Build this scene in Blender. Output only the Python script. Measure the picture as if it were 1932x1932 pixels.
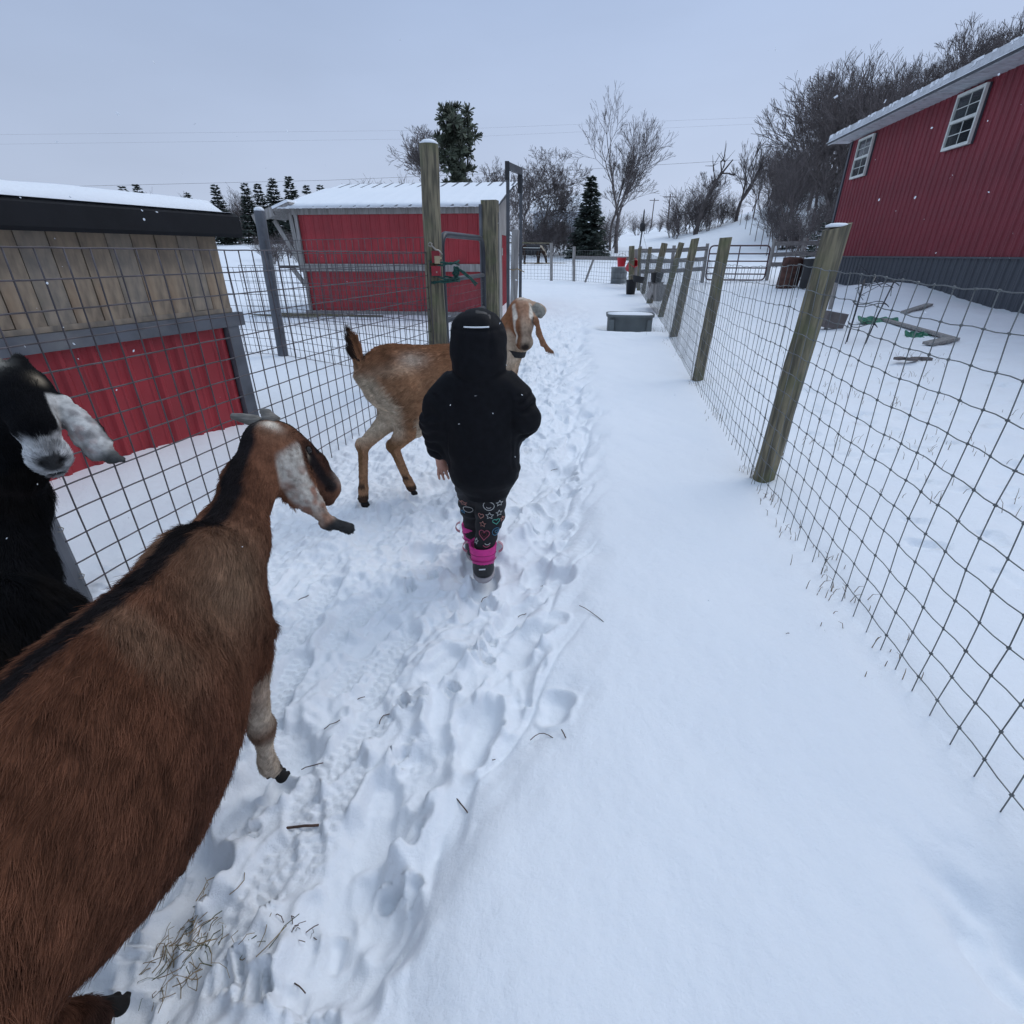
import bpy, bmesh, math, random
import numpy as np
from mathutils import Vector, Matrix

# ------------------------------------------------------------------ scene, camera, sky, sun, exposure
scene = bpy.context.scene
for o in list(bpy.data.objects):
    bpy.data.objects.remove(o, do_unlink=True)
col = scene.collection
R = math.radians
CAM_Z, PITCH = 1.25, R(26.7)
cam_d = bpy.data.cameras.new("camera")
cam_d.lens, cam_d.sensor_width, cam_d.sensor_fit = 18.0, 36.0, 'HORIZONTAL'
cam_d.clip_start, cam_d.clip_end = 0.02, 3000
cam = bpy.data.objects.new("camera", cam_d)
cam.location = (0, 0, CAM_Z)
cam.rotation_euler = (R(90) - PITCH, 0, 0)
col.objects.link(cam)
scene.camera = cam

SUN_AZ, SUN_EL = R(55), R(48)          # azimuth from +Y towards +X
world = bpy.data.worlds.new("World")
scene.world = world
world.use_nodes = True
wn, wl = world.node_tree.nodes, world.node_tree.links
wn.clear()
w_out = wn.new('ShaderNodeOutputWorld')
w_bg = wn.new('ShaderNodeBackground')
w_bg.inputs['Strength'].default_value = 1.0
w_sky = wn.new('ShaderNodeTexSky')
w_sky.sky_type = 'NISHITA'
w_sky.sun_disc = False
w_sky.sun_elevation, w_sky.sun_rotation = SUN_EL, SUN_AZ
w_sky.dust_density = 4.0
w_sc = wn.new('ShaderNodeVectorMath'); w_sc.operation = 'SCALE'
w_sc.inputs['Scale'].default_value = 0.07
wl.new(w_sky.outputs[0], w_sc.inputs[0])
# the closed cloud deck: a smooth overcast colour, a little deeper overhead, with faint cloud
w_tc = wn.new('ShaderNodeTexCoord')
w_sep = wn.new('ShaderNodeSeparateXYZ')
wl.new(w_tc.outputs['Generated'], w_sep.inputs[0])
w_ramp = wn.new('ShaderNodeValToRGB')
w_ramp.color_ramp.elements[0].position = 0.0
w_ramp.color_ramp.elements[0].color = (0.530, 0.610, 0.775, 1)
w_ramp.color_ramp.elements[1].position = 0.36
w_ramp.color_ramp.elements[1].color = (0.375, 0.480, 0.695, 1)
e = w_ramp.color_ramp.elements.new(1.0); e.color = (0.64, 0.80, 1.02, 1)
wl.new(w_sep.outputs['Z'], w_ramp.inputs['Fac'])
w_no = wn.new('ShaderNodeTexNoise')
w_no.inputs['Scale'].default_value = 2.2
w_no.inputs['Detail'].default_value = 5.0
w_map = wn.new('ShaderNodeMapping'); w_map.inputs['Scale'].default_value = (1, 1, 3.2)
wl.new(w_tc.outputs['Generated'], w_map.inputs[0]); wl.new(w_map.outputs[0], w_no.inputs['Vector'])
w_mr = wn.new('ShaderNodeMapRange')
w_mr.inputs['From Min'].default_value, w_mr.inputs['From Max'].default_value = 0.3, 0.7
w_mr.inputs['To Min'].default_value, w_mr.inputs['To Max'].default_value = 0.95, 1.05
wl.new(w_no.outputs['Fac'], w_mr.inputs['Value'])
# thinner cloud towards the hidden sun, on the right
w_side = wn.new('ShaderNodeMapRange'); w_side.inputs['From Min'].default_value, w_side.inputs['From Max'].default_value = -1, 1
w_side.inputs['To Min'].default_value, w_side.inputs['To Max'].default_value = 0.88, 1.14
wl.new(w_sep.outputs['X'], w_side.inputs['Value'])
w_both = wn.new('ShaderNodeMath'); w_both.operation = 'MULTIPLY'
wl.new(w_mr.outputs[0], w_both.inputs[0]); wl.new(w_side.outputs[0], w_both.inputs[1])
w_mul = wn.new('ShaderNodeVectorMath'); w_mul.operation = 'SCALE'
wl.new(w_ramp.outputs['Color'], w_mul.inputs[0]); wl.new(w_both.outputs[0], w_mul.inputs['Scale'])
w_mix = wn.new('ShaderNodeMix'); w_mix.data_type = 'RGBA'
w_mix.inputs[0].default_value = 0.93
wl.new(w_sc.outputs[0], w_mix.inputs[6]); wl.new(w_mul.outputs[0], w_mix.inputs[7])
wl.new(w_mix.outputs[2], w_bg.inputs['Color']); wl.new(w_bg.outputs[0], w_out.inputs[0])

sun_d = bpy.data.lights.new("sun", 'SUN')
sun_d.energy, sun_d.angle, sun_d.color = 0.8, R(30), (1.0, 0.97, 0.93)
sun = bpy.data.objects.new("sun", sun_d)
sv = Vector((math.sin(SUN_AZ) * math.cos(SUN_EL), math.cos(SUN_AZ) * math.cos(SUN_EL), math.sin(SUN_EL)))
sun.rotation_euler = sv.to_track_quat('Z', 'Y').to_euler()
col.objects.link(sun)

vs = scene.view_settings
scene.display_settings.display_device = 'sRGB'
vs.view_transform, vs.look, vs.exposure, vs.gamma, vs.use_curve_mapping = 'Standard', 'None', 0.10, 1.0, False
scene.render.engine = 'CYCLES'
cy = scene.cycles
cy.use_denoising = True
cy.max_bounces, cy.diffuse_bounces, cy.glossy_bounces, cy.transmission_bounces = 6, 3, 3, 4
cy.use_adaptive_sampling = True
cy.adaptive_threshold = 0.02
cy.caustics_reflective = cy.caustics_refractive = False

# ------------------------------------------------------------------ placement: where a picture point stands at a real distance
CP, SP = math.cos(PITCH), math.sin(PITCH)
def ray(px, py):                     # px, py in a 1932-pixel-wide frame
    x, v = (px - 966) / 966.0, (py - 966) / 966.0
    return x, CP - SP * v, -SP - CP * v
def at(px, py, Y):                   # the point at forward distance Y
    x, y, z = ray(px, py); t = Y / y
    return Vector((x * t, Y, CAM_Z + z * t))
def gp(px, py, z=0.0):               # the point at height z
    x, y, zz = ray(px, py); t = (z - CAM_Z) / zz
    return Vector((x * t, y * t, z))

# ------------------------------------------------------------------ tags
def tag(o, label=None, cat=None, group=None, kind=None):
    if label: o["label"] = label
    if cat: o["category"] = cat
    if group: o["group"] = group
    if kind: o["kind"] = kind
    return o
def thing(name, loc, label, cat, group=None, rz=0.0):
    o = bpy.data.objects.new(name, None)
    o.empty_display_size = 0.05
    o.location = loc; o.rotation_euler = (0, 0, rz)
    col.objects.link(o)
    return tag(o, label, cat, group)
def child(name, me, parent, m=None, loc=(0, 0, 0), rot=(0, 0, 0), kind=None):
    o = bpy.data.objects.new(name, me)
    if m is not None and not me.materials: me.materials.append(m)
    o.location = loc; o.rotation_euler = rot
    o.parent = parent
    col.objects.link(o)
    if kind: o["kind"] = kind
    return o
def copy_tree(o, parent=None):
    c = o.copy(); col.objects.link(c); c.parent = parent
    for ch in [k for k in col.objects if k.parent == o]:
        copy_tree(ch, c)
    return c

# ------------------------------------------------------------------ materials
def mat(name, base, rough=0.7, var=0.25, scale=6.0, bump=0.0, bscale=None, metal=0.0, spec=0.5,
        stretch=(1, 1, 1), second=None, detail=5.0, contrast=(0.35, 0.65), coat=0.0, dist=0.01, third=None, tscale=2.0, trange=(0.55, 0.7)):
    m = bpy.data.materials.new(name); m.use_nodes = True
    n, l = m.node_tree.nodes, m.node_tree.links
    b = n['Principled BSDF']
    b.inputs['Roughness'].default_value = rough
    b.inputs['Metallic'].default_value = metal
    b.inputs['Specular IOR Level'].default_value = spec
    b.inputs['Coat Weight'].default_value = coat
    tc = n.new('ShaderNodeTexCoord'); mp = n.new('ShaderNodeMapping')
    mp.inputs['Scale'].default_value = stretch
    l.new(tc.outputs['Object'], mp.inputs[0])
    no = n.new('ShaderNodeTexNoise')
    no.inputs['Scale'].default_value, no.inputs['Detail'].default_value = scale, detail
    l.new(mp.outputs[0], no.inputs['Vector'])
    mr = n.new('ShaderNodeMapRange')
    mr.inputs['From Min'].default_value, mr.inputs['From Max'].default_value = contrast
    l.new(no.outputs['Fac'], mr.inputs['Value'])
    mx = n.new('ShaderNodeMix'); mx.data_type = 'RGBA'
    c2 = second or tuple(c * (1 - var) for c in base)
    c1 = base if second else tuple(min(1, c * (1 + var * .6)) for c in base)
    mx.inputs[6].default_value = (*c2, 1); mx.inputs[7].default_value = (*c1, 1)
    l.new(mr.outputs[0], mx.inputs[0])
    outc = mx.outputs[2]
    if third:
        n3 = n.new('ShaderNodeTexNoise'); n3.inputs['Scale'].default_value = tscale; n3.inputs['Detail'].default_value = 4
        l.new(tc.outputs['Object'], n3.inputs['Vector'])
        m3 = n.new('ShaderNodeMapRange'); m3.inputs['From Min'].default_value, m3.inputs['From Max'].default_value = trange
        l.new(n3.outputs['Fac'], m3.inputs['Value'])
        x3 = n.new('ShaderNodeMix'); x3.data_type = 'RGBA'
        l.new(m3.outputs[0], x3.inputs[0]); l.new(outc, x3.inputs[6]); x3.inputs[7].default_value = (*third, 1)
        outc = x3.outputs[2]
    l.new(outc, b.inputs['Base Color'])
    if bump:
        nb = n.new('ShaderNodeTexNoise'); nb.inputs['Scale'].default_value = bscale or scale * 2
        nb.inputs['Detail'].default_value = 6
        l.new(mp.outputs[0], nb.inputs['Vector'])
        bp = n.new('ShaderNodeBump'); bp.inputs['Strength'].default_value = bump; bp.inputs['Distance'].default_value = dist
        l.new(nb.outputs['Fac'], bp.inputs['Height']); l.new(bp.outputs[0], b.inputs['Normal'])
    return m
def attr_mat(name, attr, rough=0.7, spec=0.3, bump=0.3, bscale=120.0, var=0.25, sheen=0.0):
    m = bpy.data.materials.new(name); m.use_nodes = True
    n, l = m.node_tree.nodes, m.node_tree.links
    b = n['Principled BSDF']
    b.inputs['Roughness'].default_value, b.inputs['Specular IOR Level'].default_value = rough, spec
    b.inputs['Sheen Weight'].default_value = sheen
    a = n.new('ShaderNodeAttribute'); a.attribute_name = attr
    tc = n.new('ShaderNodeTexCoord')
    no = n.new('ShaderNodeTexNoise'); no.inputs['Scale'].default_value = 60; no.inputs['Detail'].default_value = 4
    l.new(tc.outputs['Object'], no.inputs['Vector'])
    mr = n.new('ShaderNodeMapRange'); mr.inputs['To Min'].default_value, mr.inputs['To Max'].default_value = 1 - var, 1 + var
    mr.inputs['From Min'].default_value, mr.inputs['From Max'].default_value = 0.3, 0.7
    l.new(no.outputs['Fac'], mr.inputs['Value'])
    sc = n.new('ShaderNodeVectorMath'); sc.operation = 'SCALE'
    l.new(a.outputs['Color'], sc.inputs[0]); l.new(mr.outputs[0], sc.inputs['Scale'])
    l.new(sc.outputs[0], b.inputs['Base Color'])
    nb = n.new('ShaderNodeTexNoise'); nb.inputs['Scale'].default_value = bscale; nb.inputs['Detail'].default_value = 4
    l.new(tc.outputs['Object'], nb.inputs['Vector'])
    bp = n.new('ShaderNodeBump'); bp.inputs['Strength'].default_value = bump; bp.inputs['Distance'].default_value = 0.004
    l.new(nb.outputs['Fac'], bp.inputs['Height']); l.new(bp.outputs[0], b.inputs['Normal'])
    return m
def hair_mat(name):
    m = bpy.data.materials.new(name); m.use_nodes = True
    n, l = m.node_tree.nodes, m.node_tree.links
    b = n['Principled BSDF']
    b.inputs['Roughness'].default_value, b.inputs['Specular IOR Level'].default_value = 0.7, 0.10
    a = n.new('ShaderNodeAttribute'); a.attribute_name = 'col'
    l.new(a.outputs['Color'], b.inputs['Base Color'])
    return m
def plain(name, c, rough=0.6, **k):
    return mat(name, c, rough, var=k.pop('var', 0.12), **k)

M = {}
M['wood_post'] = mat('treated post wood', (0.235, 0.200, 0.130), .88, scale=7, stretch=(6, 6, .5), second=(0.085, 0.076, 0.054), bump=.7, bscale=9, contrast=(.40, .62), third=(0.12, 0.125, 0.062), tscale=4, trange=(.5, .7))
M['wood_grey'] = mat('weathered grey wood', (0.34, 0.325, 0.31), .9, scale=4, stretch=(7, 7, .7), second=(0.20, 0.185, 0.175), bump=.5, bscale=6)
M['rail_grey'] = mat('weathered rail wood', (0.26, 0.245, 0.235), .9, scale=4, stretch=(.7, 7, 7), second=(0.15, 0.14, 0.135), bump=.5, bscale=6)
M['grey_paint'] = mat('grey painted board', (0.098, 0.104, 0.120), .75, var=.25, scale=5, bump=.15, bscale=30, third=(0.15, 0.15, 0.155), tscale=3)
M['plank'] = mat('weathered plywood plank', (0.345, 0.265, 0.185), .9, scale=3.5, stretch=(5, 2, 1.6), second=(0.170, 0.132, 0.100), bump=.35, bscale=8, third=(0.26, 0.155, 0.085), tscale=2.2, trange=(.56, .80))
M['plank_low'] = mat('greyed plywood plank', (0.325, 0.262, 0.198), .9, scale=3.5, stretch=(5, 2, 2.0), second=(0.175, 0.150, 0.125), bump=.35, bscale=8, third=(0.18, 0.15, 0.115), tscale=2.4, trange=(.55, .75))
M['red_metal'] = mat('red painted sheet metal', (0.32, 0.022, 0.030), .5, var=.2, scale=2.2, spec=.5, bump=.05, bscale=3, third=(0.25, 0.03, 0.038), tscale=1.3, trange=(.55, .8))
M['barn_red'] = mat('dark red barn sheet metal', (0.205, 0.026, 0.038), .5, var=.16, scale=1.0, spec=.4, third=(0.16, 0.03, 0.04), tscale=.7, trange=(.5, .75))
M['charcoal'] = mat('charcoal sheet metal', (0.060, 0.066, 0.080), .5, var=.12, scale=1.5)
M['black_wrap'] = mat('black roofing membrane', (0.009, 0.0095, 0.012), .8, var=.2, scale=6, bump=.3, bscale=18, spec=.3)
M['white_metal'] = mat('white frosted metal', (0.55, 0.57, 0.60), .5, var=.12, scale=4, third=(0.36, 0.37, 0.38), tscale=5)
M['white_frame'] = plain('pale window frame', (0.66, 0.68, 0.64), .5)
M['glass'] = plain('window glass', (0.035, 0.042, 0.05), .08, spec=.7, var=.3, scale=2)
M['glass_low'] = plain('dark window glass', (0.012, 0.015, 0.02), .08, spec=.5, var=.3, scale=2)
M['wire_dark'] = mat('weathered steel wire', (0.085, 0.074, 0.080), .55, metal=.3, var=.35, scale=12)
M['wire_galv'] = mat('galvanised wire', (0.155, 0.165, 0.165), .5, metal=.4, var=.3, scale=9)
M['steel_black'] = mat('black painted steel tube', (0.018, 0.021, 0.029), .45, var=.25, scale=8)
M['steel_grey'] = mat('grey steel tube', (0.075, 0.080, 0.090), .5, metal=.3, var=.25, scale=5)
M['steel_red'] = mat('oxide red steel tube', (0.085, 0.040, 0.045), .6, var=.3, scale=6)
M['galv'] = mat('galvanised tank steel', (0.27, 0.29, 0.30), .45, metal=.5, var=.2, scale=5)
M['tank_grey'] = mat('grey plastic tank', (0.115, 0.130, 0.132), .6, var=.18, scale=4, bump=.1, bscale=20)
M['rust'] = mat('rusty barrel steel', (0.070, 0.030, 0.022), .85, var=.5, scale=7, bump=.3, bscale=30)
M['black_plastic'] = plain('black rubber tub', (0.014, 0.014, 0.016), .55)
M['red_plastic'] = plain('red plastic bucket', (0.55, 0.012, 0.025), .45)
M['dark_red'] = plain('dark red box', (0.26, 0.012, 0.022), .45)
M['brass'] = plain('dull brass', (0.38, 0.31, 0.20), .4, metal=.6)
M['chain'] = plain('steel snap', (0.36, 0.33, 0.29), .4, metal=.5)
M['rope'] = mat('dark green rope', (0.010, 0.060, 0.048), .8, var=.5, scale=60, bump=.5, bscale=90)
M['green_plastic'] = mat('green plastic sheet', (0.012, 0.150, 0.085), .5, var=.3, scale=5)
M['straw'] = mat('dry straw', (0.26, 0.19, 0.105), .85, var=.4, scale=30)
M['twig'] = mat('brown twig bark', (0.085, 0.048, 0.034), .9, var=.4, scale=40)
M['grass'] = mat('dry winter grass', (0.20, 0.145, 0.095), .9, var=.4, scale=12)
M['bark'] = mat('grey brown bark', (0.150, 0.128, 0.122), .95, var=.35, scale=3, bump=.3)
M['bark_dark'] = mat('dark wood bark', (0.095, 0.080, 0.076), .95, var=.35, scale=3)
M['twigs'] = mat('fine branch bark', (0.138, 0.118, 0.116), .95, var=.3, scale=2)
M['needle'] = mat('spruce needles', (0.058, 0.076, 0.062), .85, var=.5, scale=2.0)
M['pine'] = mat('pine needles', (0.085, 0.100, 0.068), .85, var=.5, scale=1.2)
M['far_white'] = plain('pale house siding', (0.50, 0.53, 0.57), .7)
M['roof_dark'] = plain('dark shingles', (0.07, 0.07, 0.075), .8)

def snow_material(name, big=True):
    m = bpy.data.materials.new(name); m.use_nodes = True
    n, l = m.node_tree.nodes, m.node_tree.links
    b = n['Principled BSDF']
    b.inputs['Roughness'].default_value = 0.62
    b.inputs['Specular IOR Level'].default_value = 0.35
    tc = n.new('ShaderNodeTexCoord')
    no = n.new('ShaderNodeTexNoise'); no.inputs['Scale'].default_value = 1.3; no.inputs['Detail'].default_value = 6
    l.new(tc.outputs['Object'], no.inputs['Vector'])
    mx = n.new('ShaderNodeMix'); mx.data_type = 'RGBA'
    mx.inputs[6].default_value = (0.80, 0.83, 0.875, 1); mx.inputs[7].default_value = (0.88, 0.90, 0.925, 1)
    l.new(no.outputs['Fac'], mx.inputs[0]); l.new(mx.outputs[2], b.inputs['Base Color'])
    n1 = n.new('ShaderNodeTexNoise'); n1.inputs['Scale'].default_value = 38; n1.inputs['Detail'].default_value = 8; n1.inputs['Roughness'].default_value = .7
    l.new(tc.outputs['Object'], n1.inputs['Vector'])
    bp = n.new('ShaderNodeBump'); bp.inputs['Strength'].default_value = .5; bp.inputs['Distance'].default_value = .012
    l.new(n1.outputs['Fac'], bp.inputs['Height']); l.new(bp.outputs[0], b.inputs['Normal'])
    return m
M['snow'] = snow_material('snow')

# ------------------------------------------------------------------ mesh builder
class MB:
    def __init__(s): s.v, s.f = [], []
    def add(s, vs_, fs):
        o = len(s.v); s.v.extend([tuple(p) for p in vs_]); s.f.extend([tuple(i + o for i in q) for q in fs]); return s
    def box(s, c, size, rot=None, taper=1.0):
        hx, hy, hz = [d / 2 for d in size]; out = []
        for z in (-hz, hz):
            k = taper if z > 0 else 1
            for x, y in ((-hx, -hy), (hx, -hy), (hx, hy), (-hx, hy)):
                p = Vector((x * k, y * k, z))
                if rot is not None: p = rot @ p
                out.append(p + Vector(c))
        return s.add(out, [(3, 2, 1, 0), (4, 5, 6, 7), (0, 1, 5, 4), (1, 2, 6, 5), (2, 3, 7, 6), (3, 0, 4, 7)])
    def bar(s, a, b, w, h, up=(0, 0, 1)):
        a, b = Vector(a), Vector(b); d = (b - a); L = d.length; d.normalize()
        u = Vector(up); x = d.cross(u)
        if x.length < 1e-4: x = d.cross(Vector((1, 0, 0)))
        x.normalize(); u = x.cross(d).normalized()
        rot = Matrix((x, d, u)).transposed()
        return s.box((a + b) / 2, (w, L, h), rot)
    def tube(s, pts, r, n=6, caps=True, jit=0.0, rng=None, closed=False):
        pts = [Vector(p) for p in pts]; m = len(pts)
        rs = r if isinstance(r, (list, tuple)) else [r] * m
        prev = None; rings = []
        for i, p in enumerate(pts):
            if closed: d = pts[(i + 1) % m] - pts[i - 1]
            else: d = pts[min(i + 1, m - 1)] - pts[max(i - 1, 0)]
            if d.length < 1e-9: d = Vector((0, 0, 1))
            d.normalize()
            if prev is None:
                x = d.orthogonal().normalized()
            else:
                x = prev - d * prev.dot(d)
                x = x.normalized() if x.length > 1e-5 else d.orthogonal().normalized()
            prev = x; y = d.cross(x)
            ring = []
            for k in range(n):
                a = 2 * math.pi * k / n
                rr = rs[i] * (1 + (rng.uniform(-jit, jit) if jit else 0))
                ring.append(p + x * (rr * math.cos(a)) + y * (rr * math.sin(a)))
            rings.append(ring)
        vs_ = [q for ring in rings for q in ring]; fs = []
        for i in range(m if closed else m - 1):
            j = (i + 1) % m
            for k in range(n):
                k2 = (k + 1) % n
                fs.append((i * n + k, i * n + k2, j * n + k2, j * n + k))
        if caps and not closed:
            fs.append(tuple(range(n - 1, -1, -1))); fs.append(tuple((m - 1) * n + k for k in range(n)))
        return s.add(vs_, fs)
    def lathe(s, prof, n=20, c=(0, 0, 0), rx=1.0, ry=1.0, power=2.0):
        cx, cy_, cz = c; vs_ = []; fs = []
        for r, z in prof:
            for k in range(n):
                a = 2 * math.pi * k / n; ca, sa = math.cos(a), math.sin(a)
                q = (abs(ca) ** power + abs(sa) ** power) ** (-1 / power)
                vs_.append((cx + r * rx * ca * q, cy_ + r * ry * sa * q, cz + z))
        for i in range(len(prof) - 1):
            for k in range(n):
                k2 = (k + 1) % n
                fs.append((i * n + k, i * n + k2, (i + 1) * n + k2, (i + 1) * n + k))
        fs.append(tuple(range(n - 1, -1, -1))); fs.append(tuple((len(prof) - 1) * n + k for k in range(n)))
        return s.add(vs_, fs)
    def prism(s, poly, a, b):      # poly: list of (u, w) in the plane spanned by a frame; a, b: functions mapping to 3-D ends
        n = len(poly); vs_ = [a(*p) for p in poly] + [b(*p) for p in poly]
        fs = [tuple(range(n - 1, -1, -1)), tuple(range(n, 2 * n))]
        for i in range(n): fs.append((i, (i + 1) % n, n + (i + 1) % n, n + i))
        return s.add(vs_, fs)
    def mesh(s, name, m=None, smooth=False):
        me = bpy.data.meshes.new(name)
        me.from_pydata(s.v, [], s.f); me.update()
        if m: me.materials.append(m)
        if smooth: me.polygons.foreach_set('use_smooth', [True] * len(me.polygons))
        return me
    def build(s, name, m, parent=None, smooth=False, kind=None, loc=(0, 0, 0), rot=(0, 0, 0)):
        return child(name, s.mesh(name, m, smooth), parent, None, loc, rot, kind)

def np_mesh(name, V, F, m=None, smooth=True):
    me = bpy.data.meshes.new(name)
    V = np.ascontiguousarray(V, np.float32); F = np.ascontiguousarray(F, np.int32)
    k = F.shape[1]
    me.vertices.add(len(V)); me.vertices.foreach_set('co', V.ravel())
    me.loops.add(F.size); me.loops.foreach_set('vertex_index', F.ravel())
    me.polygons.add(len(F)); me.polygons.foreach_set('loop_start', np.arange(0, F.size, k, dtype=np.int32))
    if smooth: me.polygons.foreach_set('use_smooth', np.ones(len(F), bool))
    me.update(calc_edges=True)
    if m: me.materials.append(m)
    return me

# ------------------------------------------------------------------ noise
_prng = np.random.RandomState(7)
_perm = np.concatenate([_prng.permutation(256)] * 2)
_gr = _prng.uniform(0, 2 * np.pi, 256)
_gx, _gy = np.cos(_gr), np.sin(_gr)
def pn(x, y):
    xi, yi = np.floor(x).astype(int), np.floor(y).astype(int)
    xf, yf = x - xi, y - yi
    u, v = xf * xf * xf * (xf * (xf * 6 - 15) + 10), yf * yf * yf * (yf * (yf * 6 - 15) + 10)
    xi &= 255; yi &= 255
    def g(ix, iy, dx, dy):
        h = _perm[_perm[ix & 255] + (iy & 255)]
        return _gx[h] * dx + _gy[h] * dy
    a = g(xi, yi, xf, yf); b = g(xi + 1, yi, xf - 1, yf)
    c = g(xi, yi + 1, xf, yf - 1); d = g(xi + 1, yi + 1, xf - 1, yf - 1)
    return 1.5 * ((a + u * (b - a)) + v * ((c + u * (d - c)) - (a + u * (b - a))))
def fbm(x, y, o=4):
    s = 0; a = 1.0
    for i in range(o):
        s = s + a * pn(x + 17.3 * i, y - 9.1 * i); x = x * 2.03; y = y * 2.03; a *= .5
    return s
def n3(P, f, seed=0.0):              # cheap 3-D variation from three 2-D slices
    x, y, z = P[:, 0] * f + seed, P[:, 1] * f - seed, P[:, 2] * f + 2 * seed
    return (pn(x + z * .37, y - z * .21) + pn(y + 31.7, z + x * .29) + pn(z - 12.3, x + y * .33)) / 1.7
def sstep(a, b, x):
    t = np.clip((x - a) / (b - a), 0, 1); return t * t * (3 - 2 * t)

# ------------------------------------------------------------------ the lie of the land
def fence_r(Y): return 1.066 + 0.177 * Y        # right fence line
def fence_l(Y): return -2.144 + 0.243 * Y       # left fence line
def terrain(X, Y):
    X = np.asarray(X, float); Y = np.asarray(Y, float)
    u = X / np.maximum(np.abs(Y), 6)
    r = np.interp(Y, [0, 12, 20, 30, 42, 60, 80, 120, 250, 700], [0, 0, .16, .36, .62, 1.75, 3.1, 5, 10, 16])
    z = r * np.clip(1 + .6 * u, .4, 1.5)
    z = z + sstep(.20, .80, u) * 9.5 * sstep(26, 74, Y)
    yard = sstep(0.2, 6.0, X - fence_r(Y)) * sstep(-4, 6, Y) * (1 - sstep(22, 34, Y))
    wallx = 7.63 + .16 * Y
    z = z + yard * (.24 + .34 * np.exp(-((Y - 13.6) / 2.4) ** 2 - ((X - wallx + .3) / 1.5) ** 2) + .16 * np.exp(-((Y - 10.5) / 1.8) ** 2 - ((X - 7.6) / 1.3) ** 2) + .16 * np.exp(-((Y - 14.5) / 1.5) ** 2 - ((X - 6.6) / .9) ** 2))
    z = z + .10 * np.exp(-((X + 2.5) / .5) ** 2 - ((Y - 3.2) / 1.6) ** 2)
    return z
def tz(x, y): return float(terrain(x, y))

# ------------------------------------------------------------------ ground: one snow sheet, fine where it is near
def axis(segs):
    out = [segs[0][0]]
    for a, b, s0, s1 in segs:
        x = a
        while x < b - 1e-6:
            t = (x - a) / (b - a); x = min(b, x + s0 * (s1 / s0) ** t); out.append(x)
    return np.array(out)
gx = axis([(-700, -60, 60, 6), (-60, -8, 5, .35), (-8, -2.2, .3, .04), (-2.2, -1.15, .035, .009), (-1.15, .55, .0065, .0065),
           (.55, 2.2, .009, .03), (2.2, 8, .035, .2), (8, 60, .25, 4), (60, 700, 5, 60)])
gy = axis([(-60, -2, 6, .4), (-2, .1, .3, .03), (.1, .36, .02, .0075), (.36, 1.75, .0065, .0065), (1.75, 4.2, .0075, .018), (4.2, 12, .02, .08),
           (12, 40, .1, .5), (40, 120, .6, 4), (120, 900, 6, 60)])
GX, GY = np.meshgrid(gx, gy)
H = terrain(GX, GY)
edge = np.interp(GY, [-2, .2, .41, .93, 1.22, 2.28, 4.1, 6.9, 10, 18, 22], [-.3, -.27, -.20, .02, .22, .42, .74, 1.0, 1.35, 2.9, 3.4])
edge = edge + .07 * pn(GX * 1.7, GY * 2.3) + .05 * pn(GX * 5, GY * 5 + 3)
tr = 1 - sstep(-.26, .12, GX - edge)                                  # trodden path
tr *= sstep(-.30, .0, GX - fence_l(GY)) * (1 - sstep(17, 24, GY)) * sstep(-1.5, -.5, GY)
d2 = np.hypot(GX, GY)
near = 1 - sstep(9, 16, d2)
H = H + .018 * pn(GX * .55, GY * .5) * (1 + 3 * sstep(8, 30, d2)) + .009 * pn(GX * 2.1 + 5, GY * 1.9) + .0055 * pn((GX + .5 * GY) * 5.5 + 2, (GY - .4 * GX) * 2.2) + .0016 * pn(GX * 16, GY * 13) + .0008 * pn(GX * 37, GY * 33)
# left of the path: broken, lumpy snow; towards its right edge long soft furrows
ca, sa = math.cos(R(28)), math.sin(R(28))
ua, va = GX * ca - GY * sa, GX * sa + GY * ca
soft = sstep(-.75, -.15, GX - edge)
lump = .028 * pn(GX * 3.1, GY * 3.3) + .022 * pn(GX * 6.5 + 4, GY * 6.1)
crumb = .016 * (np.abs(pn(GX * 10, GY * 10)) - .25) + .010 * (.3 - np.abs(pn(GX * 17 + 3, GY * 17))) + .0055 * pn(GX * 36, GY * 36)
fur = .050 * pn(ua * 4.6 + 1.3, va * 1.15) + .026 * pn(ua * 9 + 7, va * 2.4) + .012 * pn(ua * 15, va * 6)
crease = -.030 * np.exp(-(pn(ua * 3.4 + 2.2, va * .85 + 6) / .10) ** 2) * sstep(-.2, .3, pn(GX * 2.2 + 9, GY * 2.2)) - .016 * np.exp(-(pn(ua * 6.1 + 5, va * 1.9) / .08) ** 2)
clods = .020 * np.maximum(0, pn(GX * 13 + 1, GY * 13) - .18) + .013 * np.maximum(0, pn(GX * 24 + 1, GY * 24) - .2)
H = H + tr * near * (-.050 + (1 - .35 * soft) * lump + (1 - soft * .75) * crumb * 1.35 + (.4 + .75 * soft) * fur + crease * (.35 + .65 * soft) + clods * (1 - .8 * soft))
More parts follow.
